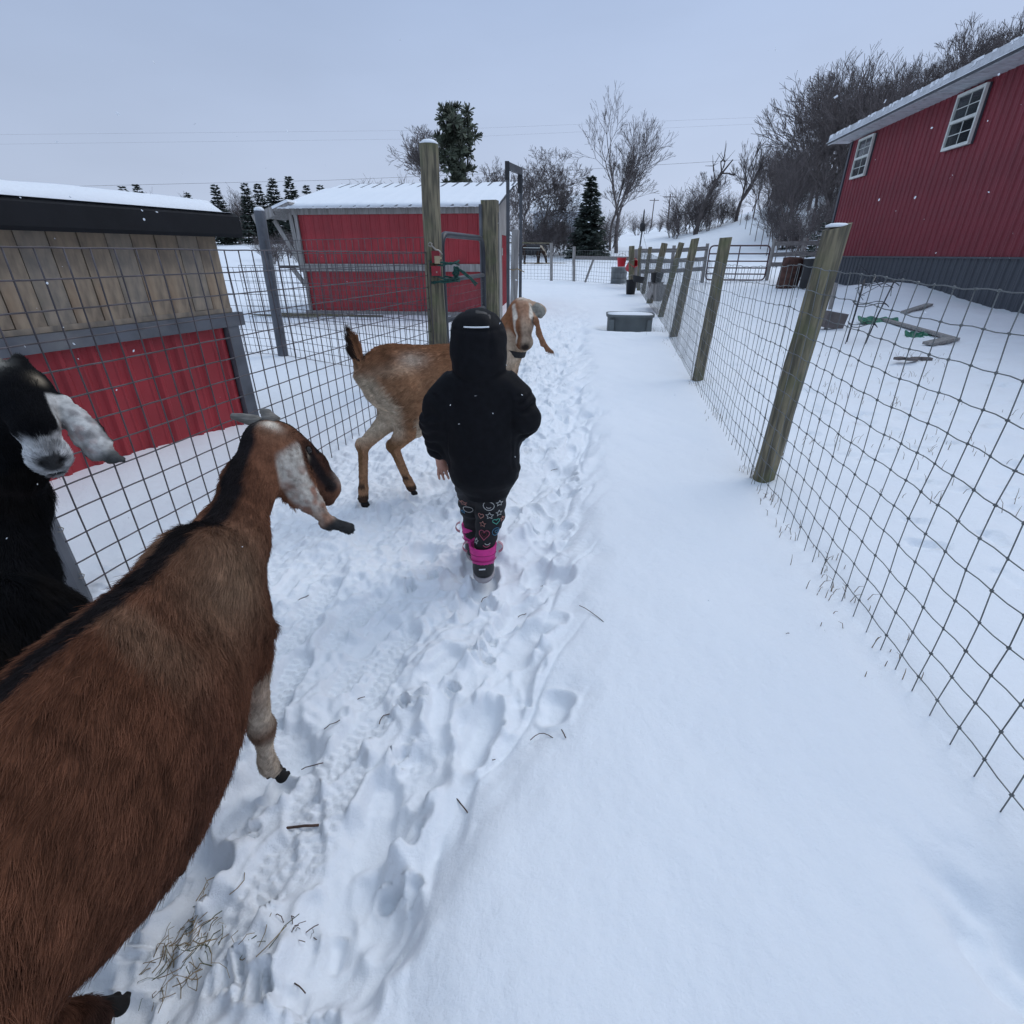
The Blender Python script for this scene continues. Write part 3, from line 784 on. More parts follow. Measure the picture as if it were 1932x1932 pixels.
# ------------------------------------------------------------------ red shed in the middle
def make_red_shed():
    W, D = 4.24, 3.1
    L = Vector((-4.70, 12.8, 0)); L.z = 0
    s = thing('run_in_shed', L, 'red metal shed with grey trim and a snowy ribbed roof behind the gate', 'shed', rz=R(-6.8))
    n = 5; sw = W / n
    lo = ribbed(sw, .96, sw / 4, .014).mesh('metal_sheet', M['red_metal']); hi = ribbed(sw, 1.05, sw / 4, .014).mesh('metal_sheet', M['red_metal'])
    for i in range(n):
        child('metal_sheet', lo, s, None, (i * sw, 0, .06)); child('metal_sheet', hi, s, None, (i * sw, .006, 1.0))
    mb = MB(); mb.box((W / 2, -.035, .99), (W - .12, .03, .15)); mb.build('rail_board', M['wood_grey'], s)
    mb = MB(); mb.box((W / 2, -.03, 2.09), (W + .1, .06, .15)); mb.build('fascia_board', M['wood_grey'], s)
    mb = MB(); mb.box((W / 2 - .1, -.02, .03), (W, .05, .12)); mb.build('sill_board', M['wood_grey'], s)
    for xx in (.03, W - .03):
        mb = MB(); mb.box((xx, -.04, 1.03), (.07, .05, 2.0)); mb.build('corner_board', M['wood_grey'], s)
    # right side wall
    sd = D / 3
    side = ribbed(sd, 1.62, sd / 5, .02).mesh('metal_sheet', M['red_metal'])
    for i in range(3): child('metal_sheet', side, s, None, (W + .002, i * sd, .06), (0, 0, R(90)))
    mb = MB(); mb.prism([(0, 1.68), (D, 1.68), (D, 2.74), (0, 2.12)], lambda u, v: Vector((W + .028, u, v)), lambda u, v: Vector((W - .02, u, v)))
    mb.build('gable_board', M['wood_grey'], s)
    for i in range(4):
        mb = MB(); mb.box((W + .045, 1.0 + i * .17, 1.52), (.03, .12, .36)); mb.build('vent_slat', M['wood_grey'], s)
    mb = MB(); mb.box((W + .055, 1.28, 1.31), (.03, .80, .16)); mb.build('vent_sill', M['wood_grey'], s)
    mb = MB(); mb.box((W / 2, D, 1.35), (W, .04, 2.7)); mb.build('back_wall', M['wood_grey'], s)
    mb = MB(); mb.box((.0, D - .5, 1.25), (.04, 1.0, 2.4)); mb.build('end_wall', M['wood_grey'], s)
    # ribbed roof with its snow, dark corrugation ends along the eave
    zr = lambda y: 2.175 + .218 * y
    nr = 16; rw = (W + .5) / nr
    sl = math.atan(.218)
    rs_ = ribbed(W + .5, (D + .5) / math.cos(sl), .305, .03)
    o = rs_.build('roof', M['steel_grey'], s, loc=(-.25, -.25, zr(-.25)), rot=(R(-90) + sl, 0, 0))
    mb = MB(); V, F = [], []; nx_, ny_ = 124, 10; x0, x1, y0, y1 = -.25, W + .25, -.27, D + .22
    for j in range(ny_ + 1):
        for i in range(nx_ + 1):
            x, y = x0 + (x1 - x0) * i / nx_, y0 + (y1 - y0) * j / ny_
            ph = ((x - x0) / .305 - .76) % 1.0; rib = math.exp(-((ph - .0) / .13) ** 2) + math.exp(-((ph - 1.0) / .13) ** 2)
            t = .046 + .012 * float(pn(np.array([x * 2.]), np.array([y * 2.]))[0]) - (.030 if j > ny_ - 3 else -.002) + .006 * rib
            if j == 0: t = .006 + .03 * rib
            V.append((x, y, zr(y) + t + .006))
    n_ = len(V)
    for j in range(ny_):
        for i in range(nx_):
            a = j * (nx_ + 1) + i; F.append((a, a + 1, a + nx_ + 2, a + nx_ + 1))
    for i in range(nx_ + 1): x = V[i][0]; V.append((x, y0 + .03, zr(y0) + .0))
    for i in range(nx_): F.append((n_ + i, n_ + i + 1, i + 1, i))
    mb.add(V, F); mb.build('roof_snow', M['snow'], s, True)
    # open left end: small lean-to roof, raking braces and a feed ledge
    mb = MB(); mb.bar((-.72, .35, 1.98), (.02, .35, 2.22), 1.1, .05); mb.build('side_roof', M['wood_grey'], s)
    mb = MB(); mb.bar((-.74, .3, 2.02), (-.02, .3, 2.27), 1.0, .05); mb.build('side_roof_snow', M['snow'], s)
    mb = MB(); mb.box((-.62, -.19, 2.0), (.5, .05, .18), Matrix.Rotation(R(-18), 3, 'Y')); mb.build('fascia_board', M['wood_grey'], s)
    for a, b in (((-.55, .1, 1.92), (-.03, .1, .95)), ((-.12, .02, 2.05), (-.06, .02, .9)), ((-.05, .05, .62), (-.3, .05, .98))):
        mb = MB(); mb.bar(a, b, .05, .09); mb.build('brace', M['wood_grey'], s)
    mb = MB(); mb.box((-.26, .25, 1.0), (.62, .5, .04)); mb.build('feed_ledge', M['bark_dark'], s)
    for k, (xa, xb, y) in enumerate(((-1.1, .5, -.5), (-.6, 1.9, -.35))):
        mb = MB(); mb.bar((xa, y, .02 + .02 * k), (xb, y - .15, .03), .12, .03); mb.build('loose_board', M['wood_post'], s)
    return s

# ------------------------------------------------------------------ barn on the right
def make_barn():
    C = Vector((7.63 + .16 * 19.7, 19.7, 0)); LEN, DEP, EV = 17.4, 9.0, 4.48
    s = thing('barn', C, 'large dark red metal barn with charcoal base and white framed windows', 'barn', rz=math.atan2(-.9875, -.158))
    n = int(LEN / .914); sw = .9144
    up = ribbed(sw, EV - 1.2, .2286, .026, .005).mesh('metal_sheet', M['barn_red'])
    dn = ribbed(sw, 1.35, .2286, .026, .005).mesh('base_sheet', M['charcoal'])
    for i in range(n):
        child('metal_sheet', up, s, None, (i * sw, 0, 1.2)); child('base_sheet', dn, s, None, (i * sw, .004, -.15 - .012))
    LEN = n * sw
    mb = MB(); mb.box((LEN / 2, -.03, 1.19), (LEN, .035, .035)); mb.build('drip_trim', M['charcoal'], s)
    mb = MB(); mb.box((-.02, .02, EV / 2 - .1), (.12, .12, EV + .1)); mb.build('corner_trim', M['charcoal'], s)
    # gable ends
    for xx in (-.02, LEN):
        mb = MB(); mb.prism([(0.05, -.2), (DEP, -.2), (DEP, EV), (DEP / 2, EV + 1.7), (0.05, EV)], lambda u, v: Vector((xx, u, v)), lambda u, v: Vector((xx + .06, u, v)))
        mb.build('end_wall', M['barn_red'], s)
    mb = MB(); mb.box((LEN / 2, DEP, EV / 2), (LEN, .05, EV)); mb.build('back_wall', M['barn_red'], s)
    # eaves: ribbed soffit, fascia, roof planes, snow
    so = ribbed(LEN + 1.1, .56, .2286 * 1.0, .018, .004)
    so.build('soffit', M['white_metal'], s, loc=(-.45, 0.0, EV - .03), rot=(R(90), 0, 0))
    mb = MB(); mb.box((LEN / 2 + .1, -.575, EV + .06), (LEN + 1.1, .04, .24)); mb.build('fascia', M['white_metal'], s)
    mb = MB(); mb.bar((-.44, -.57, EV + .06), (-.44, .1, EV + .22), .04, .22); mb.build('rake_trim', M['white_metal'], s)
    pit = 1.7 / (DEP / 2)
    for sgn in (0, 1):
        mb = MB()
        ya, yb = (-.62, DEP / 2) if sgn == 0 else (DEP / 2, DEP + .62)
        zf = lambda y: EV + .18 + pit * (y if y <= DEP / 2 else DEP - y) + .0
        mb.prism([(ya, zf(ya)), (yb, zf(yb)), (yb, zf(yb) + .05), (ya, zf(ya) + .05)], lambda u, v: Vector((-.48, u, v)), lambda u, v: Vector((LEN + .6, u, v)))
        mb.build('roof', M['steel_grey'], s)
    mb = MB(); snow_slab(mb, -.48, LEN + .6, -.66, DEP / 2, lambda x, y: EV + .232 + pit * y, .10, 150, 12, 5, .12)
    mb.build('roof_snow', M['snow'], s, True)
    rg = random.Random(4)
    mb = MB()
    for i in range(70):                                            # frost and ice hanging on the eave edge
        x = rg.uniform(-.4, LEN); l_ = rg.uniform(.03, .10)
        mb.box((x, -.602, EV + .19 - l_ / 2), (rg.uniform(.04, .22), .012, l_))
    mb.build('eave_ice', M['snow'], s, kind='stuff')
    # windows
    for x in (.72, 5.65):
        w, h, z = .985, 1.03, 3.34
        win = child('window', MB().box((w / 2, .0, h / 2), (w, .05, h)).mesh('window', M['charcoal']), s, None, (x, -.03, z))
        for a, sz in (((w / 2, -.055, h - .03), (w, .06, .06)), ((w / 2, -.055, .03), (w, .06, .06)), ((.025, -.055, h / 2), (.05, .06, h - .124)), ((w - .025, -.055, h / 2), (.05, .06, h - .124)), ((w / 2, -.058, h / 2), (w - .104, .066, .06))):
            MB().box(a, sz).build('frame', M['white_frame'], win)
        for r_ in range(2):
            z0 = .06 + r_ * (h / 2 - .03); hh = h / 2 - .09
            for c_ in range(2):
                for q in range(2):
                    pw, ph = (w - .10) / 2, hh / 2
                    MB().box((.05 + pw * (c_ + .5), -.038, z0 + .001 + ph * (q + .5)), (pw - .012, .012, ph - .012)).build('pane', M['glass'] if r_ else M['glass_low'], win)
            MB().box((w / 2, -.044, z0 + hh / 2), (w - .104, .014, .016)).build('muntin', M['white_frame'], win)
            MB().box((w / 2, -.046, z0 + hh / 2), (.016, .014, hh)).build('muntin', M['white_frame'], win)
    return s

# ------------------------------------------------------------------ soft bodies: blended solids turned into one continuous skin
def V3(*a): return np.array(a, float)
class Body:
    def __init__(s): s.ops = []; s.pts = []
    def cone(s, a, b, ra, rb, k=.03, sub=False, flat=None):
        s.ops.append(('c', V3(*a), V3(*b), ra, rb, k, sub, flat)); s.pts += [(a, max(ra, rb)), (b, max(ra, rb))]; return s
    def chain(s, P, r, k=.03):
        for i in range(len(P) - 1): s.cone(P[i], P[i + 1], r[i], r[i + 1], k)
        return s
    def ell(s, c, r, k=.04, rot=None, sub=False):
        s.ops.append(('e', V3(*c), V3(*r), rot, None, k, sub, None)); s.pts.append((c, max(r))); return s
    def blade(s, P, W, T, N, k=.008):
        """a flat leaf-like limb (an ear): centre line P, half widths W, half thickness T, normals N"""
        for i in range(len(P) - 1):
            s.ops.append(('b', V3(*P[i]), V3(*P[i + 1]), W[i], W[i + 1], k, False, (T, np.array(N[i], float) / np.linalg.norm(N[i]), np.array(N[i + 1], float) / np.linalg.norm(N[i + 1]))))
            s.pts += [(P[i], W[i]), (P[i + 1], W[i + 1])]
        return s
    def ev(s, P):
        P = P.astype(np.float32); d = None
        for t, a, b, ra, rb, k, sub, flat in s.ops:
            if t == 'e':
                q = P - a.astype(np.float32)
                if ra is not None: q = q @ ra.astype(np.float32)
                r = b.astype(np.float32)
                k0 = np.sqrt(np.einsum('ij,ij->i', q / r, q / r)) + 1e-6; w = q / (r * r)
                k1 = np.sqrt(np.einsum('ij,ij->i', w, w)) + 1e-6
                e = k0 * (k0 - 1) / k1
            else:
                ba = (b - a).astype(np.float32); pa = P - a.astype(np.float32)
                h = np.clip(pa @ ba / max(float(ba @ ba), 1e-9), 0, 1)
                q = pa - h[:, None] * ba
                w = ra + (rb - ra) * h
                if t == 'c': e = np.sqrt(np.einsum('ij,ij->i', q, q)) - w
                else:
                    T, n0, n1 = flat
                    nn = n0[None] * (1 - h[:, None]) + n1[None] * h[:, None]; nn /= np.linalg.norm(nn, axis=1)[:, None]
                    qn = np.einsum('ij,ij->i', q, nn); qq = np.einsum('ij,ij->i', q, q) - qn * qn
                    lat = np.sqrt(np.maximum(qq, 0))
                    qn = qn + .35 * lat * lat / np.maximum(w, 1e-3)          # cupped
                    e = (np.sqrt((lat / w) ** 2 + (qn / T) ** 2) - 1) * T
            if d is None: d = e
            elif sub:
                m = -e; h = np.clip(.5 - .5 * (d + e) / k, 0, 1); d = d * (1 - h) + m * h + k * h * (1 - h)
            else:
                h = np.clip(.5 + .5 * (e - d) / k, 0, 1); d = e * (1 - h) + d * h - k * h * (1 - h)
        return d
    def bounds(s, pad=.05):
        lo = np.min([np.array(p) - r for p, r in s.pts], 0) - pad; hi = np.max([np.array(p) + r for p, r in s.pts], 0) + pad
        return lo, hi
def polygonize(f, lo, hi, vox):
    B = 4
    nb = np.ceil((hi - lo) / vox / B).astype(int) + 1; n = nb * B
    g = [lo[i] + (np.arange(nb[i]) * B + (B - 1) / 2) * vox for i in range(3)]
    c = np.stack(np.meshgrid(*g, indexing='ij'), -1).reshape(-1, 3)
    dc = f(c).reshape(nb)
    act = np.abs(dc) < vox * B * 1.6
    F = np.repeat(np.repeat(np.repeat(np.sign(dc).astype(np.float32), B, 0), B, 1), B, 2)
    bi = np.argwhere(act)
    o = np.stack(np.meshgrid(*[np.arange(B)] * 3, indexing='ij'), -1).reshape(-1, 3)
    idx = (bi[:, None] * B + o[None]).reshape(-1, 3)
    for st in range(0, len(idx), 400000):
        q = idx[st:st + 400000]; F[q[:, 0], q[:, 1], q[:, 2]] = f(lo + q * vox)
    ins = F < 0
    cnt = np.zeros(np.array(F.shape) - 1, np.int8)
    for i in (0, 1):
        for j in (0, 1):
            for k in (0, 1):
                cnt += ins[i:F.shape[0] - 1 + i, j:F.shape[1] - 1 + j, k:F.shape[2] - 1 + k]
    cells = np.argwhere((cnt > 0) & (cnt < 8))
    cid = np.full(cnt.shape, -1, np.int32); cid[tuple(cells.T)] = np.arange(len(cells))
    corner = np.array([(i, j, k) for i in (0, 1) for j in (0, 1) for k in (0, 1)])
    val = np.stack([F[tuple((cells + q).T)] for q in corner], 1)
    acc = np.zeros((len(cells), 3)); num = np.zeros(len(cells))
    for a in range(8):
        for b in range(a + 1, 8):
            if np.abs(corner[a] - corner[b]).sum() != 1: continue
            va, vb = val[:, a], val[:, b]; x = (va < 0) != (vb < 0)
            t = np.where(x, va / np.where(x, va - vb, 1), 0)[:, None]
            acc += np.where(x[:, None], corner[a] + t * (corner[b] - corner[a]), 0); num += x
    Vt = lo + (cells + acc / num[:, None]) * vox
    faces = []
    for ax in range(3):
        u, w = [(1, 2), (2, 0), (0, 1)][ax]
        sl0 = [slice(None)] * 3; sl1 = [slice(None)] * 3; sl0[ax] = slice(0, -1); sl1[ax] = slice(1, None)
        x = ins[tuple(sl0)] != ins[tuple(sl1)]
        e = np.argwhere(x); e = e[(e[:, u] > 0) & (e[:, w] > 0)]
        e = e[(e[:, u] < cnt.shape[u]) & (e[:, w] < cnt.shape[w]) & (e[:, ax] < cnt.shape[ax])]
        du, dw = np.eye(3, dtype=int)[u], np.eye(3, dtype=int)[w]
        q = np.stack([cid[tuple((e - du - dw).T)], cid[tuple((e - dw).T)], cid[tuple(e.T)], cid[tuple((e - du).T)]], 1)
        flip = ~ins[tuple(e.T)]
        q[flip] = q[flip][:, ::-1]
        faces.append(q[(q >= 0).all(1)])
    return Vt, np.concatenate(faces)
def vnormals(V, F):
    n = np.cross(V[F[:, 2]] - V[F[:, 0]], V[F[:, 3]] - V[F[:, 1]]); N = np.zeros_like(V)
    for k in range(4): np.add.at(N, F[:, k], n)
    return N / (np.linalg.norm(N, axis=1)[:, None] + 1e-12)
def relax(V, F, it=2, k=.5):
    E = np.concatenate([F[:, [0, 1]], F[:, [1, 2]], F[:, [2, 3]], F[:, [3, 0]]])
    deg = np.zeros(len(V)); np.add.at(deg, E[:, 0], 1); np.add.at(deg, E[:, 1], 1)
    for _ in range(it):
        s = np.zeros_like(V); np.add.at(s, E[:, 0], V[E[:, 1]]); np.add.at(s, E[:, 1], V[E[:, 0]])
        V = V + k * (s / deg[:, None] - V)
    return V
def body_mesh(name, body, vox, m, color=None, disp=None, it=2, origin=(0, 0, 0), attr='coat'):
    lo, hi = body.bounds()
    V, F = polygonize(body.ev, lo, hi, vox)
    V = relax(V, F, it)
    N = vnormals(V, F)
    if disp is not None: V = V + N * disp(V, N)[:, None]
    me = np_mesh(name, V - np.array(origin), F, m)
    if color is not None:
        c = np.clip(color(V, N), 0, 1)
        a = me.attributes.new(attr, 'FLOAT_COLOR', 'POINT')
        a.data.foreach_set('color', np.concatenate([c, np.ones((len(c), 1))], 1).astype(np.float32).ravel())
    return me, V, F, N
def fur(name, parent, V, F, N, n, length, radius, color, flow, m, origin, seed=0, lift=.25, mess=.18, mask=None, clump=22., pts=4, head=None):
    """hair strands rooted on a body, each a tapering curve"""
    rg = np.random.RandomState(seed)
    A = np.linalg.norm(np.cross(V[F[:, 2]] - V[F[:, 0]], V[F[:, 3]] - V[F[:, 1]]), axis=1)
    fc = V[F].mean(1)
    w = A * (mask(fc) if mask is not None else 1.0)
    fi = rg.choice(len(F), n, p=w / w.sum())
    a, b = rg.rand(n, 1), rg.rand(n, 1)
    Q = V[F[fi]]; P = (Q[:, 0] * (1 - a) + Q[:, 1] * a) * (1 - b) + (Q[:, 3] * (1 - a) + Q[:, 2] * a) * b
    Nn = N[F[fi]].mean(1); Nn /= np.linalg.norm(Nn, axis=1)[:, None] + 1e-9
    Fl = flow(P, Nn); Fl = Fl - (Fl * Nn).sum(1)[:, None] * Nn; Fl /= np.linalg.norm(Fl, axis=1)[:, None] + 1e-6
    side = np.cross(Nn, Fl)
    sw = n3(P, clump, 3.1)[:, None] * .55 + n3(P, clump * 3.1, 8.2)[:, None] * .45
    up = lift * (1 + .9 * n3(P, clump * 1.7, 5.5)[:, None])
    calm = np.ones((n, 1)) if head is None else (.50 + .50 * sstep(head[1] * .8, head[1] * 1.15, np.linalg.norm(P - head[0], axis=1)))[:, None]
    up = up * calm; sw = sw * calm
    D = Fl + side * sw * .9 + Nn * up + rg.randn(n, 3) * mess * calm
    D /= np.linalg.norm(D, axis=1)[:, None]
    L = (length(P) if callable(length) else np.full(n, length)) * rg.uniform(.6, 1.25, n)
    ts = np.linspace(0, 1, pts)
    pos = P[:, None] - Nn[:, None] * .0006 + D[:, None] * (L[:, None] * ts[None])[:, :, None] - Nn[:, None] * (.30 * lift * L[:, None] * ts[None] ** 2)[:, :, None] + Fl[:, None] * (.25 * L[:, None] * ts[None] ** 2)[:, :, None]
    pos = pos - np.array(origin)
    cu = bpy.data.hair_curves.new(name)
    cu.add_curves([pts] * n)
    cu.attributes['position'].data.foreach_set('vector', pos.astype(np.float32).ravel())
    ra = cu.attributes.get('radius') or cu.attributes.new('radius', 'FLOAT', 'POINT')
    ra.data.foreach_set('value', (radius * np.tile(np.linspace(1, .25, pts), n)).astype(np.float32))
    c = np.clip(color(P, Nn), 0, 1) * rg.uniform(.70, 1.30, (n, 1)) * np.clip(1 + .42 * n3(P, clump * 1.5, 1.2)[:, None] + .30 * n3(P, clump * .45, 7.7)[:, None], .35, 1.9)
    ca = cu.attributes.new('col', 'FLOAT_COLOR', 'CURVE')
    ca.data.foreach_set('color', np.concatenate([np.clip(c, 0, 1), np.ones((n, 1))], 1).astype(np.float32).ravel())
    cu.materials.append(m)
    o = bpy.data.objects.new(name, cu); o.parent = parent; col.objects.link(o)
    return o
def blend(c, c2, w): return c * (1 - w[:, None]) + np.array(c2)[None] * w[:, None]
def blob(P, c, r): return np.exp(-(((P - np.array(c)) / np.array(r)) ** 2).sum(1))
def patch(P, c, Rm, r, soft=.18, nz=.12, fq=70.):
    q = (P - c) @ Rm / np.array(r); d = np.sqrt((q * q).sum(1)) + nz * n3(P, fq, 4.4)
    return 1 - sstep(1 - soft, 1 + soft, d)
def seg_d(P, a, b):
    a, b = V3(*a), V3(*b); ba = b - a; h = np.clip((P - a) @ ba / (ba @ ba), 0, 1)
    return np.linalg.norm(P - a - h[:, None] * ba, axis=1)
def frame(fwd, up):
    f = V3(*fwd); f /= np.linalg.norm(f); u = V3(*up); u = u - f * (u @ f); u /= np.linalg.norm(u); r = np.cross(f, u)
    return f, u, r
M['coat'] = attr_mat('goat hide', 'coat', .9, .05, bump=.35, bscale=180)
M['fur'] = hair_mat('goat hair')
M['eye'] = plain('dark eye', (0.012, 0.009, 0.007), .22, spec=.35)
M['hoof'] = plain('dark hoof', (0.016, 0.014, 0.013), .85, spec=.2)
M['horn'] = mat('grey horn', (0.17, 0.155, 0.135), .7, var=.35, scale=30, stretch=(1, 1, 6), bump=.4)
M['collar'] = plain('black collar webbing', (0.012, 0.012, 0.013), .8)

def goat_head(b, poll, fwd, up, s=1.0):
    """a Nubian head: arched nose, deep jaw, fine muzzle. Returns the frame helper."""
    f, u, r = frame(fwd, up)
    H_ = lambda x, y, z: poll + s * (f * x + u * y + r * z)            # x along the nose, y up, z to its right
    Rm = np.stack([f, u, r], 1)
    b.ell(H_(.035, -.030, 0), (.082 * s, .066 * s, .058 * s), .03, Rm)          # skull
    b.cone(H_(.04, -.02, 0), H_(.145, -.022, 0), .050 * s, .040 * s, .03)       # arched bridge
    b.cone(H_(.10, -.012, 0), H_(.19, -.045, 0), .034 * s, .030 * s, .025)
    b.cone(H_(.02, -.075, 0), H_(.175, -.085, 0), .044 * s, .025 * s, .03)      # jaw
    b.ell(H_(.205, -.064, 0), (.036 * s, .040 * s, .041 * s), .02, Rm)          # muzzle
    b.ell(H_(.198, -.100, 0), (.034 * s, .016 * s, .024 * s), .012, Rm)         # chin
    for q in (-1, 1):
        b.ell(H_(.080, -.008, .042 * q), (.026 * s, .014 * s, .014 * s), .012, Rm); b.ell(H_(.088, -.022, .052 * q), (.016 * s, .010 * s, .008 * s), .006, Rm, sub=True)  # brow and eye
        b.ell(H_(.045, -.062, .030 * q), (.045 * s, .035 * s, .022 * s), .02, Rm)   # cheek
        b.ell(H_(.236, -.054, .016 * q), (.012 * s, .006 * s, .006 * s), .008, Rm, sub=True)  # nostril
    b.cone(H_(.245, -.088, 0), H_(.165, -.086, .030), .0025, .0025, .006, sub=True)  # mouth
    b.cone(H_(.245, -.088, 0), H_(.165, -.086, -.030), .0025, .0025, .006, sub=True)
    return H_, f, u, r, Rm
def eyes(parent, H_, Rm, s, origin):
    for q in (-1, 1):
        mb = MB(); c = H_(.086, -.020, .0455 * q) - np.array(origin)
        bm = bmesh.new(); bmesh.ops.create_uvsphere(bm, u_segments=12, v_segments=8, radius=.0125 * s)
        bmesh.ops.translate(bm, verts=bm.verts, vec=Vector(c)); me = bpy.data.meshes.new('eye'); bm.to_mesh(me); bm.free()
        me.materials.append(M['eye']); child('eye', me, parent)
def leg(b, P, r, k=.03):
    b.chain(P, r, k)
def hoof(parent, c, ang, origin, s=1.0):
    b = Body(); ca_, sa_ = math.cos(ang), math.sin(ang); c = np.array(c, float)
    w = lambda x, y, z: c + np.array((x * ca_ - y * sa_, x * sa_ + y * ca_, z)) * s - np.array(origin)
    for q in (-1, 1):                                                 # two toes and the dew claws
        b.cone(w(-.004, .010 * q, .040), w(.008, .0125 * q, .006), .0125 * s, .0150 * s, .004)
        b.cone(w(.006, .0125 * q, .004), w(.026, .0095 * q, -.004), .0135 * s, .0075 * s, .006)
        b.cone(w(-.018, .010 * q, .046), w(-.026, .011 * q, .038), .0065 * s, .005 * s, .003)
    me, *_ = body_mesh('hoof', b, .0042, M['hoof'], None, None, 1); child('hoof', me, parent)

# ------------------------------------------------------------------ the brown goat beside the camera
def make_brown_goat():
    O = (-.65, .62, -.05)
    g = thing('brown_goat', O, 'big brown goat with a black stripe down its back, closest to the camera', 'goat')
    b = Body(); X = -.655
    b.ell((X, .56, .500), (.152, .33, .222), .06)                    # barrel
    b.ell((X, .86, .515), (.092, .20, .200), .05)                    # chest
    b.ell((X, .20, .545), (.125, .20, .180), .06)                    # rump
    b.cone((X, .20, .700), (X, .90, .690), .050, .052, .05)          # spine
    b.cone((X, .90, .670), (X + .005, 1.02, .650), .070, .072, .06)  # withers
    b.ell((X - .01, .985, .50), (.056, .09, .14), .05)               # brisket
    for sx, q in ((1, 1), (-1, -1)):                                  # shoulders and forelegs
        b.ell((X + .066 * sx, .88, .54), (.034, .075, .14), .022)
        b.cone((X + .050 * sx, .84, .685), (X + .092 * sx, .93, .48), .016, .020, .022)
    zr = hz(-.645, .90)
    leg(b, [(X + .058, .90, .44), (X + .052, .872, .345), (X + .040, .885, .215), (X + .020, .895, .085), (X + .014, .905, .045), (X + .014, .925, .0)], [.045, .034, .0235, .0165, .019, .0205], .022)
    b.ell((X + .040, .885, .205), (.024, .026, .036), .02)
    leg(b, [(X - .065, .82, .44), (X - .085, .76, .36), (X - .11, .72, .215), (X - .135, .66, .06), (X - .14, .675, -.01)], [.058, .046, .031, .024, .027])
    leg(b, [(X + .065, .18, .50), (X + .065, .20, .36), (X + .055, .04, .26), (X + .05, .07, .06), (X + .05, .09, -.01)], [.085, .060, .034, .025, .027])
    leg(b, [(X - .09, .24, .52), (X - .10, .34, .38), (X - .10, .32, .26), (X - .11, .40, .06), (X - .11, .425, -.01)], [.085, .066, .034, .025, .027])
    # neck and head, reaching forward
    poll = V3(-.625, 1.265, .842)
    b.chain([(X - .008, .95, .60), (X - .006, 1.06, .66), (X + .010, 1.16, .745), (-.628, 1.245, .815)], [.080, .064, .054, .052], .045)
    mz = V3(-.518, 1.39, .645)
    fwd = mz - (poll + V3(0, 0, -.04)); up = V3(-.05, .75, .65)
    H_, f, u, r, Rm = goat_head(b, poll, fwd, up, 1.02)
    # ears hang from the sides of the skull
    def ear_pts(base, tip, bow, n=6):
        out = []
        for i in range(n + 1):
            t = i / n; p = base * (1 - t) + tip * t + bow * math.sin(math.pi * t); out.append(tuple(p))
        return out
    eb = H_(.022, -.052, .054); et = V3(-.432, 1.19, .605)
    E = ear_pts(eb, et, V3(-.034, -.020, .0)); E[-1] = tuple(et); E[-2] = tuple(V3(*E[-2]) + V3(-.012, 0, -.012))
    nr = [(.45, -.75, .5)] * 4 + [(.3, -.6, .75)] * 3
    b.blade(E, [.026, .037, .038, .034, .024, .017, .019], .0055, nr)
    el = H_(.015, -.025, -.052); t2 = V3(-.80, 1.30, .62); E2 = ear_pts(el, t2, V3(.03, 0, .0))
    b.blade(E2, [.022, .034, .036, .033, .030, .026, .018], .0065, [(-.7, -.5, .5)] * 7)
    for q in (-1, 1):                                                 # wattles
        c = V3(-.575 if q > 0 else -.64, 1.215, .725); b.cone(c, c + V3(.010 * q, -.004, -.040), .006, .008, .008)
    b.cone((X, -.01, .66), (X, -.06, .60), .03, .02, .03)
    BL, DK = (.010, .0095, .011), (.050, .022, .016)
    LT, MD, CR = (.245, .155, .100), (.128, .054, .031), (.55, .45, .35)
    def colour(P, N):
        c = np.tile(np.array(MD), (len(P), 1))
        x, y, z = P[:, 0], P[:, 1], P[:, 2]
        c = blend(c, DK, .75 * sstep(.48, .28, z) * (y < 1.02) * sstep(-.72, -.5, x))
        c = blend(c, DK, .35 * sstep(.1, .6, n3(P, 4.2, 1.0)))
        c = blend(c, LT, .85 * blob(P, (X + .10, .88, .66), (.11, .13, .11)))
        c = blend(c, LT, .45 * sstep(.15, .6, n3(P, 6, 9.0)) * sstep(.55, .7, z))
        c = blend(c, (.185, .084, .048), .6 * sstep(1.0, 1.15, y) * sstep(-.64, -.57, x))
        dx = np.abs(x - X + .0 * y)
        wd = np.interp(y, [.1, .6, .9, 1.05, 1.3], [.014, .017, .026, .032, .026])
        st = (1 - sstep(.55, 1.25, dx / wd + .25 * n3(P, 26, 2.))) * sstep(.56, .66, z)
        neck_top = (1 - sstep(.45, 1.1, np.abs(x - np.interp(y, [1.0, 1.26], [X - .012, -.650])) / .026)) * sstep(.95, 1.03, y) * (N[:, 1] < .45) * (y < 1.27)
        c = blend(c, BL, np.clip(np.maximum(st, neck_top), 0, .97))
        c = blend(c, (.040, .019, .014), .95 * patch(P, H_(.12, -.03, .0), Rm, (.115, .075, .09), .3, .1, 40.))
        c = blend(c, (.10, .045, .027), .6 * blob(P, H_(.13, -.055, .045), (.035, .02, .03)))
        c = blend(c, BL, .95 * np.clip(1.4 * (1 - sstep(.014, .030, seg_d(P, H_(.02, .03, .02), H_(.115, .010, .034)))), 0, 1))
        c = blend(c, BL, .9 * (1 - sstep(.010, .022, seg_d(P, H_(.09, -.03, .048), H_(.19, -.075, .036)))))
        c = blend(c, (.30, .24, .18), .8 * blob(P, H_(.086, -.036, .050), (.018, .006, .012)))
        c = blend(c, BL, .8 * blob(P, H_(.20, -.10, 0), (.035, .03, .04)))
        c = blend(c, (.45, .41, .37), .85 * blob(P, H_(.215, -.04, .018), (.026, .022, .022)))
        c = blend(c, BL, .9 * blob(P, H_(.240, -.058, .016), (.012, .012, .014)))
